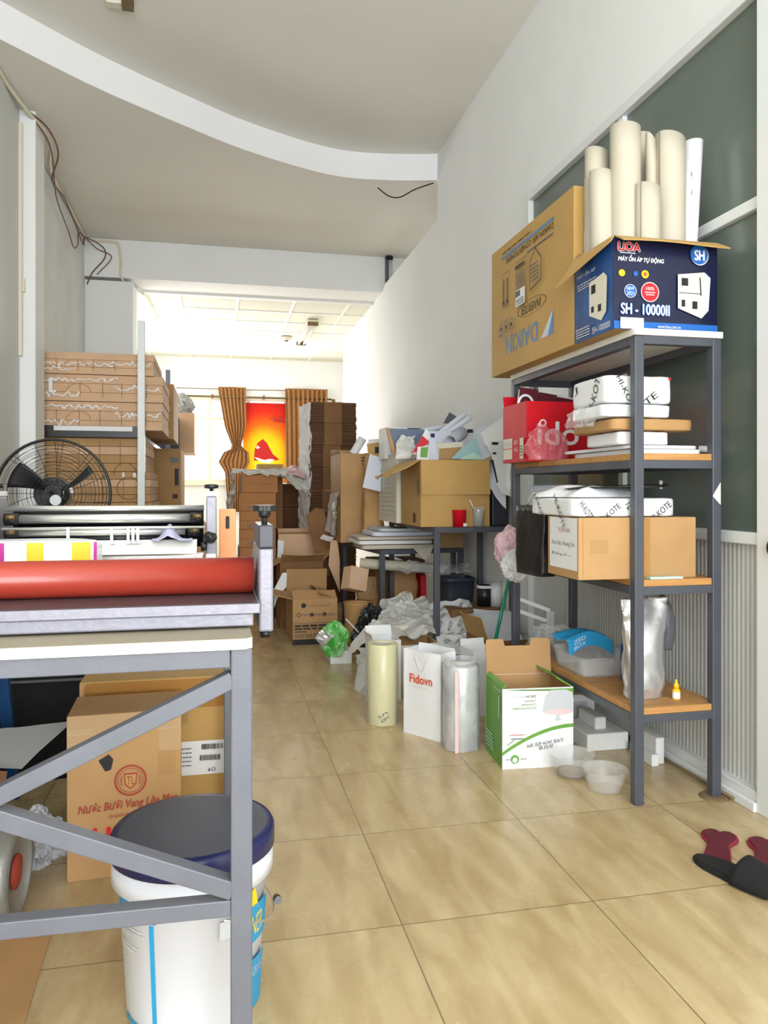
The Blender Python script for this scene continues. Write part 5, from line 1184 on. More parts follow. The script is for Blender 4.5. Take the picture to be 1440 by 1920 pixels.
# ------------------------------------------------ cartons along the aisle
r = carton('brown carton printed with dark icons and text, flaps open, beside the aisle', .504, .806, 5.15, 5.60, 0, .305, 'card', rotz=R(1), flaps=(('B', .16, -8, 'card'), ('L', .14, 75, 'card'), ('F', .10, -62, 'card'), ('R', .13, -70, 'card')))
P_ = face(.302, .45, .305, 'F'); A = 1; P_.rect(0, 0, 1, .12, 'black')
P_.disc(.24, .86, .055, 'black'); P_.ring(.56, .865, .28, .008, 'black', ry=.045); P_.lines(.34, .80, .85, .88, 1, 'darkgrey', 4)
for x in (.13, .42, .70): P_.ring(x, .66, .04, .012, 'black'); P_.lines(x + .06, x + .22, .64, .69, 2, 'darkgrey', int(x * 10))
P_.disc(.42, .66, .03, 'black'); P_.disc(.71, .67, .03, 'black'); P_.rect(.0, .475, 1, .482, 'darkgrey'); P_.lines(.04, .97, .40, .45, 1, 'black', 5, .8); P_.lines(.04, .97, .34, .38, 1, 'black', 6, .8); P_.lines(.04, .3, .28, .31, 1, 'black', 6, .8); P_.lines(.04, .97, .17, .26, 2, 'darkgrey', 7)
P_.done(r)
carton('dark mouthed open brown carton behind the printed carton', .475, .80, 5.78, 6.15, 0, .50, 'card_dark', flaps=(('F', .13, 62, 'card'), ('L', .08, 120, 'card'), ('R', .1, 40, 'card')))
r = carton('whitish open carton stuffed with silver wrap behind the aisle cartons', .50, .80, 6.24, 6.56, 0, .68, 'card_pink', flaps=(('L', .04, 5, 'card_pink'), ('B', .03, 10, 'card_pink')))
b = MB(); b.blob((.64, 6.40, .56), (.24, .24, .17), 'silver', 9, .3, sub=5, flat=False); one('foil_wrap', 'crumpled silver wrap filling the whitish open carton', 'wrap', b, (.64, 6.4, .5))
card_piece('white sheet hanging crooked at the left of the aisle cartons', [(521, 1012), (533, 1015), (530, 1045), (519, 1072)], 6.2, 'white')
card_piece('curved white panel propped at the left of the printed carton', [(514, 1105), (530, 1074), (538, 1074), (537, 1100), (520, 1122), (514, 1140)], 5.55, 'white', thick=.01, name='cardboard_piece', cat='card')
card_piece('dark narrow carton edge standing behind the curved white panel', [(528, 1100), (537, 1098), (536, 1170), (528, 1162)], 5.7, 'card_dark', thick=.06, name='cardboard_piece', cat='card')
card_piece('large brown carton flap leaning behind the tall narrow carton', [(573, 968), (592, 952), (607, 955), (622, 1010), (618, 1080), (602, 1075)], 6.0, 'card_dark', thick=.008, name='cardboard_piece', cat='card')
card_piece('tall pinkish board leaning against the left leg of the lower table', [(620, 1012), (633, 1014), (637, 1050), (637, 1110), (616, 1060)], 5.75, 'card_pink', thick=.01, name='cardboard_piece', cat='card')
crumple_sheet('small white plastic scrap caught on the carton flap', PY(600, 1010, 5.7), PY(622, 1016, 5.7), PY(606, 1002, 5.7), PY(628, 1008, 5.7), 'bagwhite', .02, 3, 8, name='plastic_scrap', cat='plastic')
# tall stack of bundled flat cartons
rr = random.Random(12); z = 0.002
zs = [.20, .20, .21, .20, .20, .21, .20, .20, .19]
names = ['at the foot of the tall dark stack', 'second from the floor in the tall dark stack', 'third from the floor in the tall dark stack', 'fourth from the floor in the tall dark stack', 'in the middle of the tall dark stack', 'fourth from the top of the tall dark stack', 'third from the top of the tall dark stack', 'second from the top of the tall dark stack', 'topmost on the tall dark stack']
def bundle(label, x0, x1, y0, y1, z0, z1, m, group, bulge=.008, band=None, seed=1, flare=True):
    w, d, h = x1 - x0, y1 - y0, z1 - z0; r = thing('carton_bundle', label, 'carton bundle', ((x0 + x1) / 2, (y0 + y1) / 2, z0), 0, group)
    g = random.Random(seed); b = MB(); n = max(6, int(h / .016)); t = h / n
    for i in range(n):
        dx, dy = g.uniform(-bulge, bulge), g.uniform(-bulge, bulge); k_ = g.uniform(-.004, .004)
        b.box(-w / 2 + dx, w / 2 + dx, -d / 2 + dy, d / 2 + dy, t * i + .0006, t * (i + 1) - .0022, m[i % len(m)] if isinstance(m, (list, tuple)) else m)
    b.box(-w / 2 + bulge + .004, w / 2 - bulge - .004, -d / 2 + bulge + .004, d / 2 - bulge - .004, 0, h, m[0] if isinstance(m, (list, tuple)) else m)
    part('flat_cartons', b, r, local=True)
    if band:
        b = MB(); bx = -w * .02
        b.box(bx - w * .18, bx + w * .2, -d / 2 - bulge - .002, -d / 2 - bulge - .0005, 0, h, band); b.box(bx - w * .18, bx + w * .2, -d / 2 - bulge - .002, d / 2, h, h + .0012, band); part('packing_tape', b, r, local=True)
    return r
for i, h in enumerate(zs):
    dx = rr.uniform(-.01, .012); bundle('bundle of flat dark cartons ' + names[i], .845 + dx, 1.275 + dx, 7.02, 7.75, z, z + h, ('card_deep', 'layers_dark'), 'bundles of the tall dark stack', .004, 'card_dark' if i > 3 else None, i); z += h + .004
crumple_sheet('ragged whitish stretch film hanging down the left edge of the tall dark stack', (.765, 7.20, .45), (.85, 6.99, .50), (.775, 7.25, 1.82), (.85, 6.99, 1.84), 'white', .022, 5, 40, name='stretch_film', freq=9)
z = .002
for i, lab in enumerate(('at the foot of', 'second from the floor in', 'third from the floor in', 'second from the top of', 'topmost on')):
    bundle('flat dark carton bundle ' + lab + ' the low stack', .60, .80, 7.25, 7.75, z, z + .215, ('card_deep', 'layers_dark'), 'bundles of the low dark stack', .004, None, 30 + i); z += .219
# eight small cartons stacked
z = 0.001; rr = random.Random(4)
lab8 = ['on the floor', 'second from the floor', 'third from the floor', 'fourth from the floor', 'fourth from the top', 'third from the top', 'second from the top, with a small white tear,', 'topmost']
M['card_warm'] = mat('warm_brown_cardboard', (172, 116, 66), 0.75, var=0.12, vscale=5, bump=0.04, bscale=30)
for i in range(8):
    dx = -.035 * (abs(i - 7) / 7) ** 1.0 + rr.uniform(-.006, .006); x0_ = .205 + dx; h = .143
    r = carton('small brown carton ' + lab8[i] + ' in the aisle stack', x0_, x0_ + .285, 6.2, 6.55, z, z + h, 'card_warm', rotz=R(rr.uniform(-2, 2)), group='small cartons stacked behind the laminator')
    P_ = face(.285, .35, h, 'F'); P_.rect(0, .47, 1, .49, 'card_dark')
    if i in (4, 6, 5): P_.lines(.2, .85, .1, .35, 2, 'darkgrey', i); P_.poly([(.45, .0), (.6, .05), (.58, .22), (.5, .3)], 'grey')
    P_.done(r); z += h + .002
zt = z
crumple_sheet('clear plastic sheet spread over the small carton stack and hanging down its left', (.13, 6.14, zt + .02), (.56, 6.14, zt - .01), (.14, 6.62, zt + .05), (.62, 6.62, zt + .05), 'bagwhite', .035, 3, 30, freq=8)
crumple_sheet('bright white plastic hanging down the left side of the small carton stack', (.13, 6.12, .72), (.10, 6.5, .75), (.14, 6.12, zt + .01), (.13, 6.5, zt + .03), 'bagwhite', .05, 7, 24, freq=8)
crumple_sheet('grey and pink printed plastic sheet sloping over the low dark stack', (.46, 6.4, 1.19), (.80, 6.55, .98), (.50, 7.3, 1.24), (.80, 7.3, 1.22), 'milky', .05, 9, 26, freq=8, name='plastic_sheet')
crumple_sheet('dull pink crumpled sack lying on the low dark stack', (.60, 6.9, 1.17), (.80, 6.95, 1.14), (.62, 7.3, 1.27), (.80, 7.3, 1.24), 'bagpink', .05, 19, 20, freq=8, name='sack', cat='sack')
carton('flat golden carton lying on the plastic over the small carton stack', .36, .58, 6.70, 6.95, zt + .055, zt + .10, 'card_gold')
carton('plain brown carton hidden under the flat golden carton', .25, .57, 6.66, 7.05, 0, zt + .05, 'card_dark')
# ================================================================== LEFT FOREGROUND: WORK TABLE, TWO LAMINATORS, BUCKET, CARTONS
M['tabletop'] = mat('cream_laminate_worktop', (226, 222, 206), 0.5, var=0.08, vscale=8)
r = thing('work_table', 'grey steel framed work table with a cream top carrying the red roller laminator', 'table', (-.45, 1.84, 0))
TY0, TY1, TX0, TX1, TZ = 1.318, 2.36, -1.10, .062, .79
b = MB()
pr_ = [(TX0, TY0 - .006), (TX1 - .012, TY0 - .006), (TX1, TY0 + .006), (TX1, TY1 - .006), (TX1 - .01, TY1), (TX0, TY1)]
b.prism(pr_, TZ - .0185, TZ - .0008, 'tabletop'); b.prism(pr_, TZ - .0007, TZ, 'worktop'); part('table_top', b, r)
for x in (TX1 - .036, -.410, TX0):
    for y in (TY0, TY1 - .036):
        if x == -.410 and y > 2: continue
        b = MB(); b.box(x, x + .036, y, y + .036, 0, TZ - .019, 'steelL'); part('leg', b, r, bevel=.003)
for (x0, x1, y0, y1) in ((TX0 + .037, -.411, TY0 + .001, TY0 + .035), (-.373, TX1 - .037, TY0 + .001, TY0 + .035), (TX0 + .037, TX1 - .037, TY1 - .035, TY1 - .001), (TX0, TX0 + .034, TY0 + .037, TY1 - .037), (TX1 - .035, TX1 - .001, TY0 + .037, TY1 - .037)):
    b = MB(); b.box(x0, x1, y0, y1, TZ - .050, TZ - .019, 'steelL'); part('apron_rail', b, r, bevel=.002)
yb = TY0 + .017
b = MB(); b.bar((.030, yb, .719), (-.376, yb, .534), .028, .032, 'steelL', up=(0, 1, 0)); part('diagonal_brace', b, r, bevel=.002)
b = MB(); b.bar((.030, yb, .362), (-.376, yb, .534), .030, .032, 'steelL', up=(0, 1, 0)); part('diagonal_brace', b, r, bevel=.002)
b = MB(); b.bar((-1.06, yb, .345), (-.411, yb, .341), .028, .030, 'steelL', up=(0, 1, 0)); part('lower_rail', b, r, bevel=.002)
b = MB(); b.bar((-.374, yb, .340), (.026, yb, .334), .028, .030, 'steelL', up=(0, 1, 0)); part('lower_rail', b, r, bevel=.002)

# ---- laminator with red roller
r = thing('laminator', 'laminator with a long red roller and silver end plate on the work table front', 'laminator', (-.45, 1.55, TZ))
e = .001
b = MB(); b.box(-1.02, .068, 1.405, 1.70, TZ + .004, .818, 'hammer'); part('base', b, r, bevel=.003)
b = MB(); b.box(-1.04, .0785, 1.392, 1.72, .819, .836, 'hammer'); b.box(-1.03, .076, 1.396, 1.715, .836, .8375, 'maroon'); part('feed_ledge', b, r, bevel=.002, label='hammered silver ledge with a dark maroon top')
b = MB(); b.cyl((-1.01, 1.535, .8725), (.074, 1.535, .8725), .0350, 'roller', 48); part('roller', b, r)
b = MB(); b.cyl((-1.01, 1.62, .858), (.074, 1.62, .858), .020, 'roller', 32); part('rear_roller', b, r)
for x0, x1 in ((.0800, .1065), (-1.07, -1.043)):
    b = MB(); b.prism([(1.445, .775), (1.72, .775), (1.72, .90), (1.66, .93), (1.445, .93)], x0, x1, 'hammer', (Vector((0, 0, 0)), Vector((0, 1, 0)), Vector((0, 0, 1)), Vector((1, 0, 0)))); part('end_plate', b, r, bevel=.004)
    b = MB(); b.prism([(1.442, .931), (1.64, .931), (1.60, .974), (1.442, .974)], x0 - .001, x1 + .001, 'darkcap', (Vector((0, 0, 0)), Vector((0, 1, 0)), Vector((0, 0, 1)), Vector((1, 0, 0)))); c = part('end_cap', b, r, bevel=.003, label='dark slate cap of the end plate')
    xm = (x0 + x1) / 2
    b = MB(); b.lathe([(.006, 0), (.006, .012), (.011, .014), (.012, .022), (.0125, .030)], 'black_pl', 16, Matrix.Translation((xm, 1.50, .974)))
    pts = []
    for k_ in range(48):
        a = 2 * PI * k_ / 48; rad = .0195 + .0022 * math.cos(a * 6); pts.append((rad * math.cos(a), rad * math.sin(a)))
    b.prism(pts, .024, .036, 'black_pl', (Vector((xm, 1.50, .974)), Vector((1, 0, 0)), Vector((0, 1, 0)), Vector((0, 0, 1)))); part('knob', b, r, bevel=.001)
    b = MB(); b.lathe([(.0095, 0), (.0115, .013)], 'black_pl', 16, Matrix.Translation((xm, 1.47, .7615))); part('rubber_foot', b, r)
# ---- second laminator behind, chrome bars
r = thing('laminator', 'second laminator with stacked chrome bars and a white end post behind the red roller', 'laminator', (-.26, 2.09, TZ))
b = MB(); b.box(-.54, -.03, 2.00, 2.24, TZ + .004, .862, 'hammer'); part('base', b, r, bevel=.003)
b = MB(); b.box(-.53, -.032, 1.985, 2.00, .864, .876, 'chrome'); part('lower_strip', b, r)
b = MB(); b.prism([(1.985, .880), (2.05, .889), (2.05, .912), (2.03, .912)], -.53, -.045, 'white_board', (Vector((0, 0, 0)), Vector((0, 1, 0)), Vector((0, 0, 1)), Vector((1, 0, 0)))); part('feed_tray', b, r, label='white sloping feed tray')
for nm, y, z, rad, m, xa_, xb_ in (('guide_bar', 2.07, .992, .0075, 'chrome', -.505, -.028), ('pressure_bar', 2.06, .966, .0115, 'chrome', -.475, -.062), ('thin_bar', 2.02, .9445, .0035, 'chrome', -.505, -.024), ('lower_bar', 2.055, .931, .0085, 'chrome', -.475, -.075), ('dark_roller', 2.10, .915, .026, 'black_pl', -.50, -.03), ('dark_roller', 2.13, .965, .028, 'black_pl', -.50, -.03)):
    b = MB(); b.cyl((xa_, y, z), (xb_, y, z), rad, m, 24); part(nm, b, r)
for (x, z, rad) in ((-.490, .966, .015), (-.045, .966, .015), (-.490, .931, .012), (-.052, .930, .012)):
    b = MB(); b.cyl((x - .017, 2.055, z), (x + .016, 2.055, z), rad, 'black_pl', 18); b.cyl((x - .01, 2.035, z + .006), (x + .012, 2.035, z + .006), .007, 'brass', 10); part('bearing', b, r)
for u in (127, 209, 240, 249, 258):
    x = PY(u, 1000, 2.01).x; b = MB(); b.box(x - .0035, x + .0035, 2.012, 2.018, .908, .948, 'grey'); b.box(x - .0035, x + .009, 2.008, 2.018, .905, .910, 'grey'); part('guide_clip', b, r)
for x0, x1 in ((-.022, .004), (-.545, -.518)):
    b = MB(); b.prism([(2.03, .793), (2.20, .793), (2.20, .95), (2.12, 1.022), (2.03, 1.022)], x0, x1, 'hammer', (Vector((0, 0, 0)), Vector((0, 1, 0)), Vector((0, 0, 1)), Vector((1, 0, 0)))); part('end_plate', b, r, bevel=.003)
    xm = (x0 + x1) / 2; b = MB(); b.box(x0 - .002, x1 + .002, 2.028, 2.12, 1.023, 1.036, 'white'); part('plate_cap', b, r, bevel=.002)
    b = MB(); b.lathe([(.005, 0), (.005, .006), (.018, .008), (.018, .016), (.012, .018)], 'black_pl', 20, Matrix.Translation((xm, 2.07, 1.036))); part('knob', b, r)
b = MB(); b.blob((-.012, 2.012, .918), (.036, .03, .030), 'black_pl', 2, .15, sub=3, flat=False); b.cyl((-.035, 2.02, .895), (-.02, 2.02, .895), .012, 'black_pl', 16); part('side_knob', b, r)
b = MB(); b.box(-.022, .002, 2.022, 2.028, .80, .875, 'white'); part('paper_label', b, r)
def clothf(i, j):
    x = -.155 + .10 * i; y = 1.985 + .06 * j
    return Vector((x, y, .913 + .035 * math.exp(-((i - .42) / .18) ** 2) * (.4 + j) * .8 + .004 * noise.noise(Vector((i * 9, j * 9, 0)))))
b = MB(); b.grid(clothf, 18, 10, 'lavender'); one('rag', 'crumpled lavender rag lying on the feed tray of the rear laminator', 'cloth', b, (-.11, 2.0, .905), solid=.002)
r = thing('striped_pack', 'white and yellow striped plastic pack with magenta ends behind the red roller', 'pack', (-.50, 1.86, TZ + .001))
b = soft_box(-.245, .245, -.055, .055, 0, .137, 'white_gloss', .002, 5, e=10); part('pack_body', b, r, local=True)
P_ = Print((-.245, -.0555, 0), (.49, 0, 0), (0, 0, .137), (0, -1, 0)); P_.off = .0012
for x0, x1, m in ((.0, .02, 'magenta'), (.055, .125, 'orangey'), (.16, .26, 'white'), (.30, .40, 'orangey'), (.565, .60, 'magenta'), (.53, .58, 'magenta'), (.695, .795, 'orangey'), (.90, .0 + .985, 'white'), (.88, .96, 'white'), (.845, .955, 'white')): pass
xs = lambda u: (PY(u, 1030, 1.805).x + .745) / .49
for u0, u1, m in ((-60, 8, 'magenta'), (50, 82, 'orangey'), (135, 170, 'orangey'), (182, 190, 'magenta'), (-140, -100, 'orangey')): P_.rect(max(.01, xs(u0)), .04, min(.985, xs(u1)), .97, m)
P_.done(r)
b = MB(); b.box(.012, .058, 2.215, 2.235, TZ + .001, .985, 'peach'); b.box(.030, .040, 2.210, 2.215, .93, .965, 'black'); b.box(.012, .058, 2.19, 2.215, TZ + .001, .83, 'peach')
one('card_holder', 'peach coloured holder with a black slot beside the white end post', 'holder', b, (.035, 2.22, TZ + .001), bevel=.003)

# ---- bucket
BXc, BYc, BH_ = -.042, 1.618, .345
r = thing('bucket', 'big white plastic bucket with a navy lid under the work table', 'bucket', (BXc, BYc, 0))
b = MB(); b.lathe([(.122, .004), (.126, 0), (.130, .006), (.148, .30), (.150, .30), (.150, .268), (.160, .270), (.1595, .300), (.154, .305), (.154, .312), (.159, .314), (.158, BH_ - .02), (.154, BH_ - .018)], 'bucket', 64); part('bucket_body', b, r, local=True)
b = MB(); b.lathe([(.160, BH_ - .03), (.163, BH_ - .028), (.163, BH_ + .004), (.158, BH_ + .012), (.146, BH_ + .012)], 'lid', 64, cap1=False); lidp = part('lid', b, r, local=True)
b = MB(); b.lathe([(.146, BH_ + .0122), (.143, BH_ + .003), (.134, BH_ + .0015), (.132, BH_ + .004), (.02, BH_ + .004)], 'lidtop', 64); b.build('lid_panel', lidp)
rb_ = lambda z: .130 + (z - .006) / .294 * .018
P_ = Print(fn=lambda x, y, d: Vector(((rb_(y) + d) * math.sin(R(x)), -(rb_(y) + d) * math.cos(R(x)), y)))
P_.off = .001
P_.rect(-75, .228, -27, .262, 'cyan', 14); P_.poly([(-75, .262), (-75, .2625), (-27, .2625)], 'cyan')
P_.rect(-33, .010, -29, .225, 'cyan', 2); P_.rect(-75, .010, -29, .020, 'cyan', 12)
for k_, (y, w) in enumerate(((.205, 30), (.198, 34), (.172, 26), (.165, 22), (.195, 20))): P_.lines(-70, -70 + w, y, y + .005, 1, 'grey', k_ + 2)
P_.rect(46, .012, 75, .115, 'cyan', 8); P_.rect(46, .150, 75, .225, 'cyan', 8); P_.poly([(40, .245), (52, .262), (58, .215), (47, .225)], 'yellow'); P_.text('NER', 50, .165, 66, .205, 'yellow'); P_.text('ACRYLIC', 50, .08, 72, .097, 'grey'); P_.rect(20, .19, 30, .225, 'grey', 2)
part('print', P_.mb, r, local=True)
b = MB(); b.tube([(.161 * math.cos(a), .161 * math.sin(a), .235 - .06 * math.sin((a + 1.2) / 2.4 * PI)) for a in [-1.2 + 2.4 * k_ / 20 for k_ in range(21)]], .0018, 'chrome', 6); hnd = part('bail', b, r, local=True)
b = MB(); b.cyl((.168, -.045, .205), (.170, .03, .172), .008, 'black_pl', 10); b.build('grip', hnd)

# ---- cartons under the table
r = carton('torn brown carton printed with red drink lettering under the work table', -.386, -.094, 2.17, 2.37, 0, .44, 'card', rotz=R(2), tape=False, name='cardboard_box')
P_ = face(.292, .20, .44, 'F'); A = .292 / .44
P_.rect(0, .88, 1, .995, 'tapeclear'); P_.rect(.0, .74, .22, .92, 'tapeclear'); P_.rect(.80, .75, 1, .90, 'tapeclear')
P_.poly([(.27, .72), (.36, .755), (.40, .72), (.38, .66), (.33, .65)], 'black'); P_.rect(.80, .60, .95, .75, 'card_in')
P_.ring(.55, .585, .135, .018, 'redink', A); P_.ring(.55, .585, .11, .006, 'redink', A); P_.poly([(.49, .63), (.61, .63), (.60, .56), (.55, .53), (.50, .56)], 'redink'); P_.poly([(.50, .62), (.60, .62), (.59, .565), (.55, .54), (.51, .565)], 'card_gold'); P_.text('TL', .515, .56, .585, .61, 'redink'); P_.ring(.55, .585, .085, .008, 'redink', A, a0=150, a1=210); P_.ring(.55, .585, .085, .008, 'redink', A, a0=-30, a1=30)
P_.text('Nước Bưởi Vang Lên Men', .10, .405, .97, .475, 'redink', shear=.3, aspect=A, bold=.002, rot=3); P_.text('Grapefruit Wine', .36, .365, .64, .395, 'redink', shear=.3, aspect=A, rot=4)
P_.text('PHU', .10, .215, .55, .31, 'red', bold=.008, aspect=A); P_.text('QUÝ', .60, .22, .95, .31, 'red', bold=.008, aspect=A); P_.poly([(0, .22), (.05, .26), (.03, .33), (0, .34)], 'red')
P_.done(r)
r = carton('large brown taped carton with a white barcode label behind the drink carton', -.392, .112, 2.42, 2.80, 0, .468, 'card_gold', name='cardboard_box')
P_ = face(.504, .38, .468, 'F'); A = .504 / .468
P_.rect(0, .80, 1, .99, 'tape'); P_.rect(.45, .70, .62, .80, 'card_in'); P_.rect(.50, .36, .84, .58, 'white'); P_.lines(.51, .64, .42, .56, 5, 'darkgrey', 4, .25)
for x, y in ((.70, .525), (.69, .455)):
    g = random.Random(int(x * 100)); xx = x
    while xx < x + .12: w = g.uniform(.002, .006); P_.rect(xx, y, xx + w, y + .035, 'black'); xx += w + g.uniform(.002, .005)
P_.ring(.77, .395, .010, .003, 'black', A); P_.poly([(.735, .385), (.755, .385), (.745, .405)], 'darkgrey'); P_.done(r)
fl = MB(); fl.prism([(0, 0), (.06, -.01), (.075, -.05), (.055, -.12), (.02, -.06)], 0, .004, 'card_in', (Vector((-.115 + .02, -.215, .385)), Vector((1, 0, 0)), Vector((0, 0, 1)), Vector((.2, -1, .0)).normalized())); part('torn_flap', fl, r, local=True)
b = MB(); b.v = []
r = thing('metal_drum', 'grey metal cylinder with a silver rim lying on the floor at the left edge', 'cylinder', (-.70, 2.03, .112), 0)
q = Matrix.Translation((-.25, 0, 0)) @ Matrix.Rotation(R(90), 4, 'Y') if False else None
M['drumrim'] = mat('dull_silver_rim', (150, 150, 146), 0.4, metal=0.4, bump=0.2)
M['drumgrey'] = mat('grey_green_drum', (92, 98, 90), 0.5, var=0.1)
mw = Matrix.Rotation(R(-3), 4, 'Z') @ Matrix.Rotation(R(90), 4, 'Y')
b = MB(); b.lathe([(.105, -.28), (.108, -.27), (.108, .20)], 'drumgrey', 40, mw); part('drum_body', b, r, local=True)
b = MB(); b.lathe([(.1085, .185), (.1085, .20), (.111, .212), (.111, .222), (.100, .240), (.096, .236), (.092, .225), (.02, .225)], 'drumrim', 40, mw); part('rim', b, r, local=True)
b = MB(); b.lathe([(.1095, .10), (.1095, .18)], 'red', 40, mw, cap0=False, cap1=False); part('red_band', b, r, local=True)
b = MB(); b.lathe([(.04, .226), (.04, .232), (.02, .236)], 'redink', 24, mw); part('end_disc', b, r, local=True)
b = MB(); b.prism([(-1.1, 1.30), (-.352, 1.36), (-.375, 1.95), (-.42, 2.03), (-1.1, 2.05)], .0005, .003, 'card'); one('cardboard_sheet', 'flat brown cardboard sheet lying on the floor at the bottom left', 'cardboard', b, (-.7, 1.7, .0005))
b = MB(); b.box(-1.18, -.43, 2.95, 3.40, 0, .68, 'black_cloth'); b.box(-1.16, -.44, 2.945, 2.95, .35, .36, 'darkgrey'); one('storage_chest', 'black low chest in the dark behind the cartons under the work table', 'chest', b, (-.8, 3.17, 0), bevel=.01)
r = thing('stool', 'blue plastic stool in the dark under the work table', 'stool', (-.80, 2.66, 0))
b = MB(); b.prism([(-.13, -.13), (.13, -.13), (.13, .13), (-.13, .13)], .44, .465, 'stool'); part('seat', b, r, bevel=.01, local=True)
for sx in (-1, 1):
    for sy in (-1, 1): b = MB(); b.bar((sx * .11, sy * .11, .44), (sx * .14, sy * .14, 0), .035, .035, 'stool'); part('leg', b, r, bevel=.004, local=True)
M['darkpaper'] = mat('plain_grey_paper', (150, 150, 150), 0.8)  # one even grey, darker than the other paper
crumple_sheet('stiff greyish white sheet lying crooked left of the drink carton', (-.80, 2.40, .26), (-.54, 2.38, .24), (-.80, 2.52, .30), (-.42, 2.46, .35), 'darkpaper', .01, 2, 8, name='paper_sheet', cat='paper', freq=3)
crumple_sheet('brown torn carton flap lying under the greyish white sheet', (-.95, 2.25, .12), (-.55, 2.16, .14), (-.95, 2.45, .28), (-.56, 2.30, .26), 'card_dark', .01, 4, 8, name='carton_scrap', cat='cardboard', freq=3)
b = MB(); b.blob((-.49, 2.30, 0), (.17, .14, .15), 'grey', 8, .3, sub=5); one('rag_pile', 'crumpled greyish lavender paper beside the drink carton', 'paper', b, (-.5, 2.24, 0))
b = MB(); b.blob((-.78, 2.34, 0), (.26, .2, .14), 'frame', 18, .35, sub=5); one('crumpled_paper', 'crumpled cream packing paper behind the metal cylinder', 'paper', b, (-.78, 2.34, 0))

# ================================================================== FAN
fc = Vector((-.718, 3.74, 1.022)); FR = .246
r = thing('standing_fan', 'large black wire cage fan standing behind the work table', 'fan', (fc.x, fc.y + .1, 0))
def circ(rad, y, n=48): return [(fc.x + rad * math.cos(2 * PI * k_ / n), y, fc.z + rad * math.sin(2 * PI * k_ / n)) for k_ in range(n)]
b = MB(); b.tube(circ(FR, fc.y), .006, 'black_pl', 8, closed=True); b.tube(circ(FR, fc.y + .012), .006, 'black_pl', 8, closed=True)
for k_ in range(1, 17): rad = FR * k_ / 17.0; b.tube(circ(rad, fc.y - .055 * math.sqrt(max(0, 1 - (rad / FR) ** 2.2)), 40), .0009, 'black_pl', 4, closed=True)
for k_ in range(12):
    a = 2 * PI * k_ / 12 + .1; b.tube([(fc.x + FR * t_ * math.cos(a + .25 * t_), fc.y - .056 * math.sqrt(max(0, 1 - t_ ** 2.2)), fc.z + FR * t_ * math.sin(a + .25 * t_)) for t_ in (0, .2, .4, .6, .8, .9, 1)], .0014, 'black_pl', 5)
part('front_cage', b, r)
b = MB()
for k_ in range(1, 13): rad = FR * k_ / 13.0; b.tube(circ(rad, fc.y + .012 + .07 * math.sqrt(max(0, 1 - (rad / FR) ** 2.6)), 36), .001, 'black_pl', 4, closed=True)
for k_ in range(8):
    a = 2 * PI * k_ / 8; b.tube([(fc.x + FR * t_ * math.cos(a), fc.y + .012 + .07 * math.sqrt(max(0, 1 - t_ ** 2.6)), fc.z + FR * t_ * math.sin(a)) for t_ in (0, .25, .5, .75, .9, 1)], .0014, 'black_pl', 5)
part('rear_cage', b, r)
for k_, a0 in enumerate((R(24), R(142), R(262))):
    b = MB()
    def bl(i, j):
        rad = .035 + .165 * j; a = a0 + (i - .5) * ((.30, .75, .6)[k_] - .10 * j) + .2 * j
        return Vector((fc.x + rad * math.cos(a), fc.y + .004 + .028 * (i - .5) * (1.3 - j), fc.z + rad * math.sin(a)))
    b.grid(bl, 8, 10, 'black_pl'); part('blade', b, r, solid=.002)
b = MB(); b.lathe([(.038, -.02), (.042, .0), (.042, .02), (.01, .03)], 'black_pl', 24, Matrix.Translation(fc) @ Matrix.Rotation(R(-90), 4, 'X')); part('hub', b, r)
b = MB(); b.cyl((fc.x - .03, fc.y + .09, fc.z), (fc.x - .03, fc.y + .24, fc.z), .075, 'black_pl', 24); part('motor', b, r)
b = MB(); b.lathe([(.022, -.062), (.026, -.058), (.02, -.055)], 'grey', 20, Matrix.Translation(fc + Vector((.02, 0, -.03))) @ Matrix.Rotation(R(-90), 4, 'X')); part('badge', b, r)
b = MB(); b.cyl((fc.x - .03, fc.y + .17, .02), (fc.x - .03, fc.y + .17, fc.z - .06), .016, 'grey', 14); part('pole', b, r)
b = MB(); b.lathe([(.19, 0), (.19, .015), (.04, .03)], 'black_pl', 32, Matrix.Translation((fc.x - .03, fc.y + .17, 0))); part('foot', b, r)

# ================================================================== LEFT RACK OF FLAT CARTONS
r = thing('storage_rack', 'pale steel rack loaded with flat cartons along the left wall', 'rack', (-.85, 7.9, 0))
for (y, zt_, w) in ((5.75, 2.246, .05), (8.94, 2.38, .05), (10.34, 2.31, .045)):
    for x in (-.514 - w / 2, -1.22):
        b = MB(); b.box(x, x + w, y - w / 2, y + w / 2, 0, zt_, 'alu' if y < 6 else 'steelL'); part('post', b, r, bevel=.003)
for z in (.45, 1.43):
    b = MB(); b.box(-1.17, -.54, 5.79, 10.34, z, z + .035, 'steel'); part('shelf_board', b, r)
    b = MB(); b.box(-1.17, -.54, 5.745, 5.785, z - .02, z + .06, 'black_pl'); part('shelf_beam', b, r, bevel=.002)
b = MB(); b.box(-1.10, -.575, 5.742, 5.7445, 1.455, 1.488, 'white'); part('label_strip', b, r, label='white strip on the black shelf beam')
def torn(P_, x0, x1, y, seed, amp=.02, m='white'):
    g = random.Random(seed); x = x0; yy = y
    while x < x1:
        nx = x + g.uniform(.012, .03); ny = y + g.uniform(-amp, amp); P_.line(x, yy, nx, ny, .007 + g.random() * .010, m, 3); x, yy = nx, ny
z = 1.466
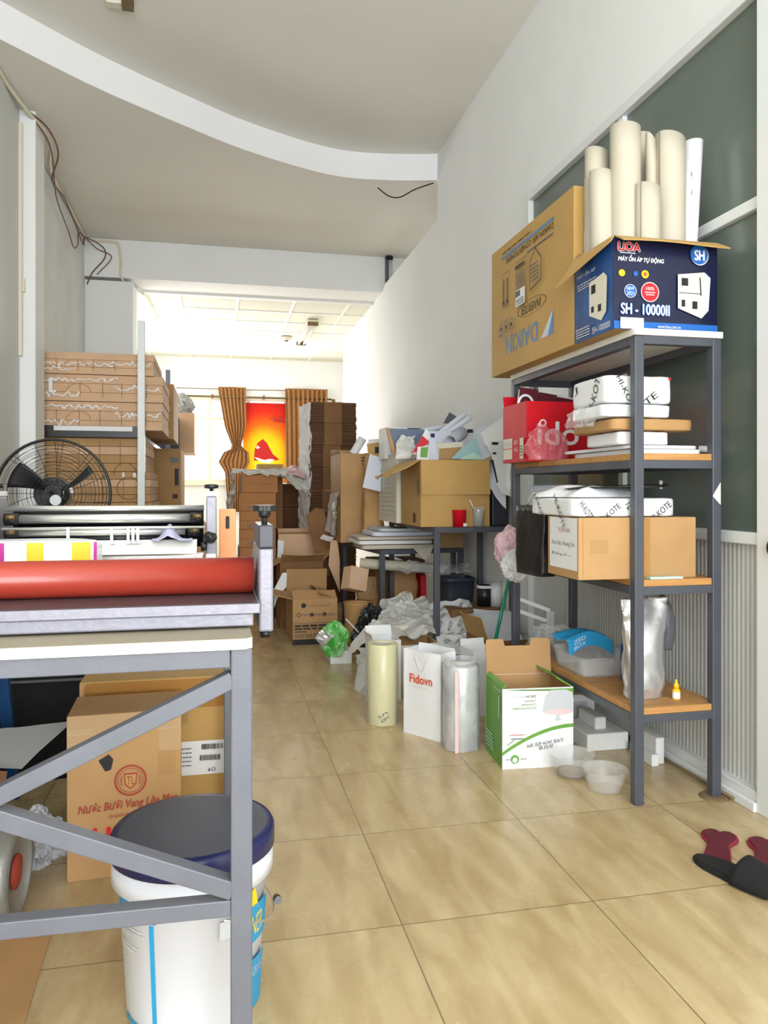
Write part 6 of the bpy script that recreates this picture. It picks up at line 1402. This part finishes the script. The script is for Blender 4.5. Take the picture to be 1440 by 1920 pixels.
for i, (h, dx0, xr, m, lab) in enumerate(((.20, 0, -.372, 'card_pink', 'bottom bundle of flat pale cartons on the upper shelf of the left rack'), (.19, .0, -.368, 'card_pink', 'middle bundle of flat pale cartons on the upper shelf of the left rack'), (.155, .0, -.43, 'card_pink', 'top bundle of flat pale cartons with torn white edges on the left rack'))):
    r = thing('carton_bundle', lab, 'carton bundle', ((-1.19 + xr) / 2, 6.2, z), 0, 'pale carton bundles on the left rack'); w = xr + 1.19
    b = MB(); n = 3
    for k_ in range(n): b.box(-w / 2 + .004 * (k_ % 2), w / 2 - .004 * (k_ % 2), -.41 + .003 * k_, .42, h * k_ / n + .0005, h * (k_ + 1) / n - .0015, m)
    part('flat_cartons', b, r, bevel=.002, local=True)
    P_ = Print((-w / 2, -.411, 0), (w, 0, 0), (0, 0, h), (0, -1, 0)); torn(P_, .02, .62, .80 if i < 2 else .45, i + 3, .09); torn(P_, .60, .97, .55, i + 8, .12); torn(P_, .02, .3, .25, i + 5, .12)
    g = random.Random(i)
    for k_ in range(5): x = .1 + k_ * .19 + g.uniform(-.03, .03); P_.rect(x, .15, x + .004, .7, 'card_dark')
    P_.poly([(.06, .3), (.12, .3), (.12, .38), (.09, .38), (.09, .75), (.12, .75), (.12, .82), (.06, .82)], 'white') if i == 1 else None
    P_.ring(.30, .35, .10, .006, 'card_in', ry=.30, a0=0, a1=180); P_.done(r); z += h + .002
z = .487
for i, h in enumerate((.22, .24, .22, .24)):
    xr = (-.47, -.44, -.46, -.49)[i]
    r = thing('carton_bundle', ('lowest bundle of flat tan cartons on the lower shelf of the left rack', 'second bundle from the bottom on the lower shelf of the left rack', 'bundle with round die cut outline behind the fan', 'topmost bundle under the black beam of the left rack')[i], 'carton bundle', ((-1.19 + xr) / 2, 6.2, z), 0, 'tan carton bundles behind the fan'); w = xr + 1.19
    b = MB()
    for k_ in range(4): b.box(-w / 2, w / 2 - .006 * (k_ % 2), -.40 + .002 * (k_ % 3), .42, h * k_ / 4 + .0005, h * (k_ + 1) / 4 - .002, 'card' if k_ != 2 else 'card_pink')
    part('flat_cartons', b, r, bevel=.002, local=True)
    P_ = Print((-w / 2, -.401, 0), (w, 0, 0), (0, 0, h), (0, -1, 0)); P_.ring(.80, .45 if i != 3 else -.1, .11, .008, 'card_dark', ry=.36, a0=0, a1=360 if i != 3 else 180)
    for k_ in range(4): P_.rect(.15 + .2 * k_, .1, .155 + .2 * k_, .9, 'card_dark')
    if i == 2: P_.rect(.74, .82, .76, .98, 'white'); P_.rect(.84, .82, .87, .96, 'white')
    P_.done(r); z += h + .001
# deeper loads
rowz = [(.487, .90, 'card', 'tan carton with black print deep on the lower shelf of the left rack'), (.902, 1.40, 'card_in', 'tan carton with black handles above it deep in the left rack')]
for i, (z0, z1, m, lab) in enumerate(rowz):
    r = carton(lab, -1.15, -.295, 7.0, 7.9, z0, z1, m); P_ = face(.855, .9, z1 - z0, 'F'); P_.rect(.94, .35, .98, .65, 'black'); P_.rect(.92, .12, .97, .2, 'black'); P_.poly([(.90, .75), (.98, .75), (.98, .82), (.9, .86)], 'darkgrey'); P_.done(r)
carton('brown carton behind the pale bundles on the upper shelf of the left rack', -1.15, -.34, 6.72, 7.55, 1.466, 1.93, 'card')
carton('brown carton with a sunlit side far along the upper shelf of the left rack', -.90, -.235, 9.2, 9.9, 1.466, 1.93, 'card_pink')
carton('small dark green carton far along the upper shelf of the left rack', -.90, -.40, 9.0, 9.18, 1.466, 1.86, 'binblue')
b = MB(); b.blob((-.42, 9.45, 1.932), (.40, .35, .26), 'baggrey', 4, .25, sub=5); one('plastic_bag', 'grey plastic bag resting on the sunlit carton far along the left rack', 'plastic bag', b, (-.42, 9.45, 1.932))
carton('small brown carton on the floor beyond the left rack', -.36, -.10, 9.6, 10.0, 0, .5, 'card')
b = MB(); b.blob((-.20, 9.2, .0), (.30, .3, .85), 'card_pink', 14, .25, sub=4); one('stuffed_sack', 'pale brown stuffed sack standing beyond the left rack', 'sack', b, (-.2, 9.2, 0))
b = MB(); b.cyl((-.02, 10.8, 0), (-.02, 10.8, 1.05), .05, 'frame', 20); one('cardboard_tube', 'pale upright tube near the back window', 'tube', b, (-.02, 10.8, 0))
# rubbish specks on the floor
for i, (u, v) in enumerate(((545, 1238), (515, 1190))):
    c = PF(u, v); b = MB(); b.blob((c.x, c.y, 0), (.03, .02, .006), 'grime', i, .3, sub=2); one('floor_crumb', ('tiny dark crumb on the aisle floor below the printed carton', 'tiny dark crumb on the aisle floor beside the laminator end plate')[i], 'crumb', b, (c.x, c.y, 0))
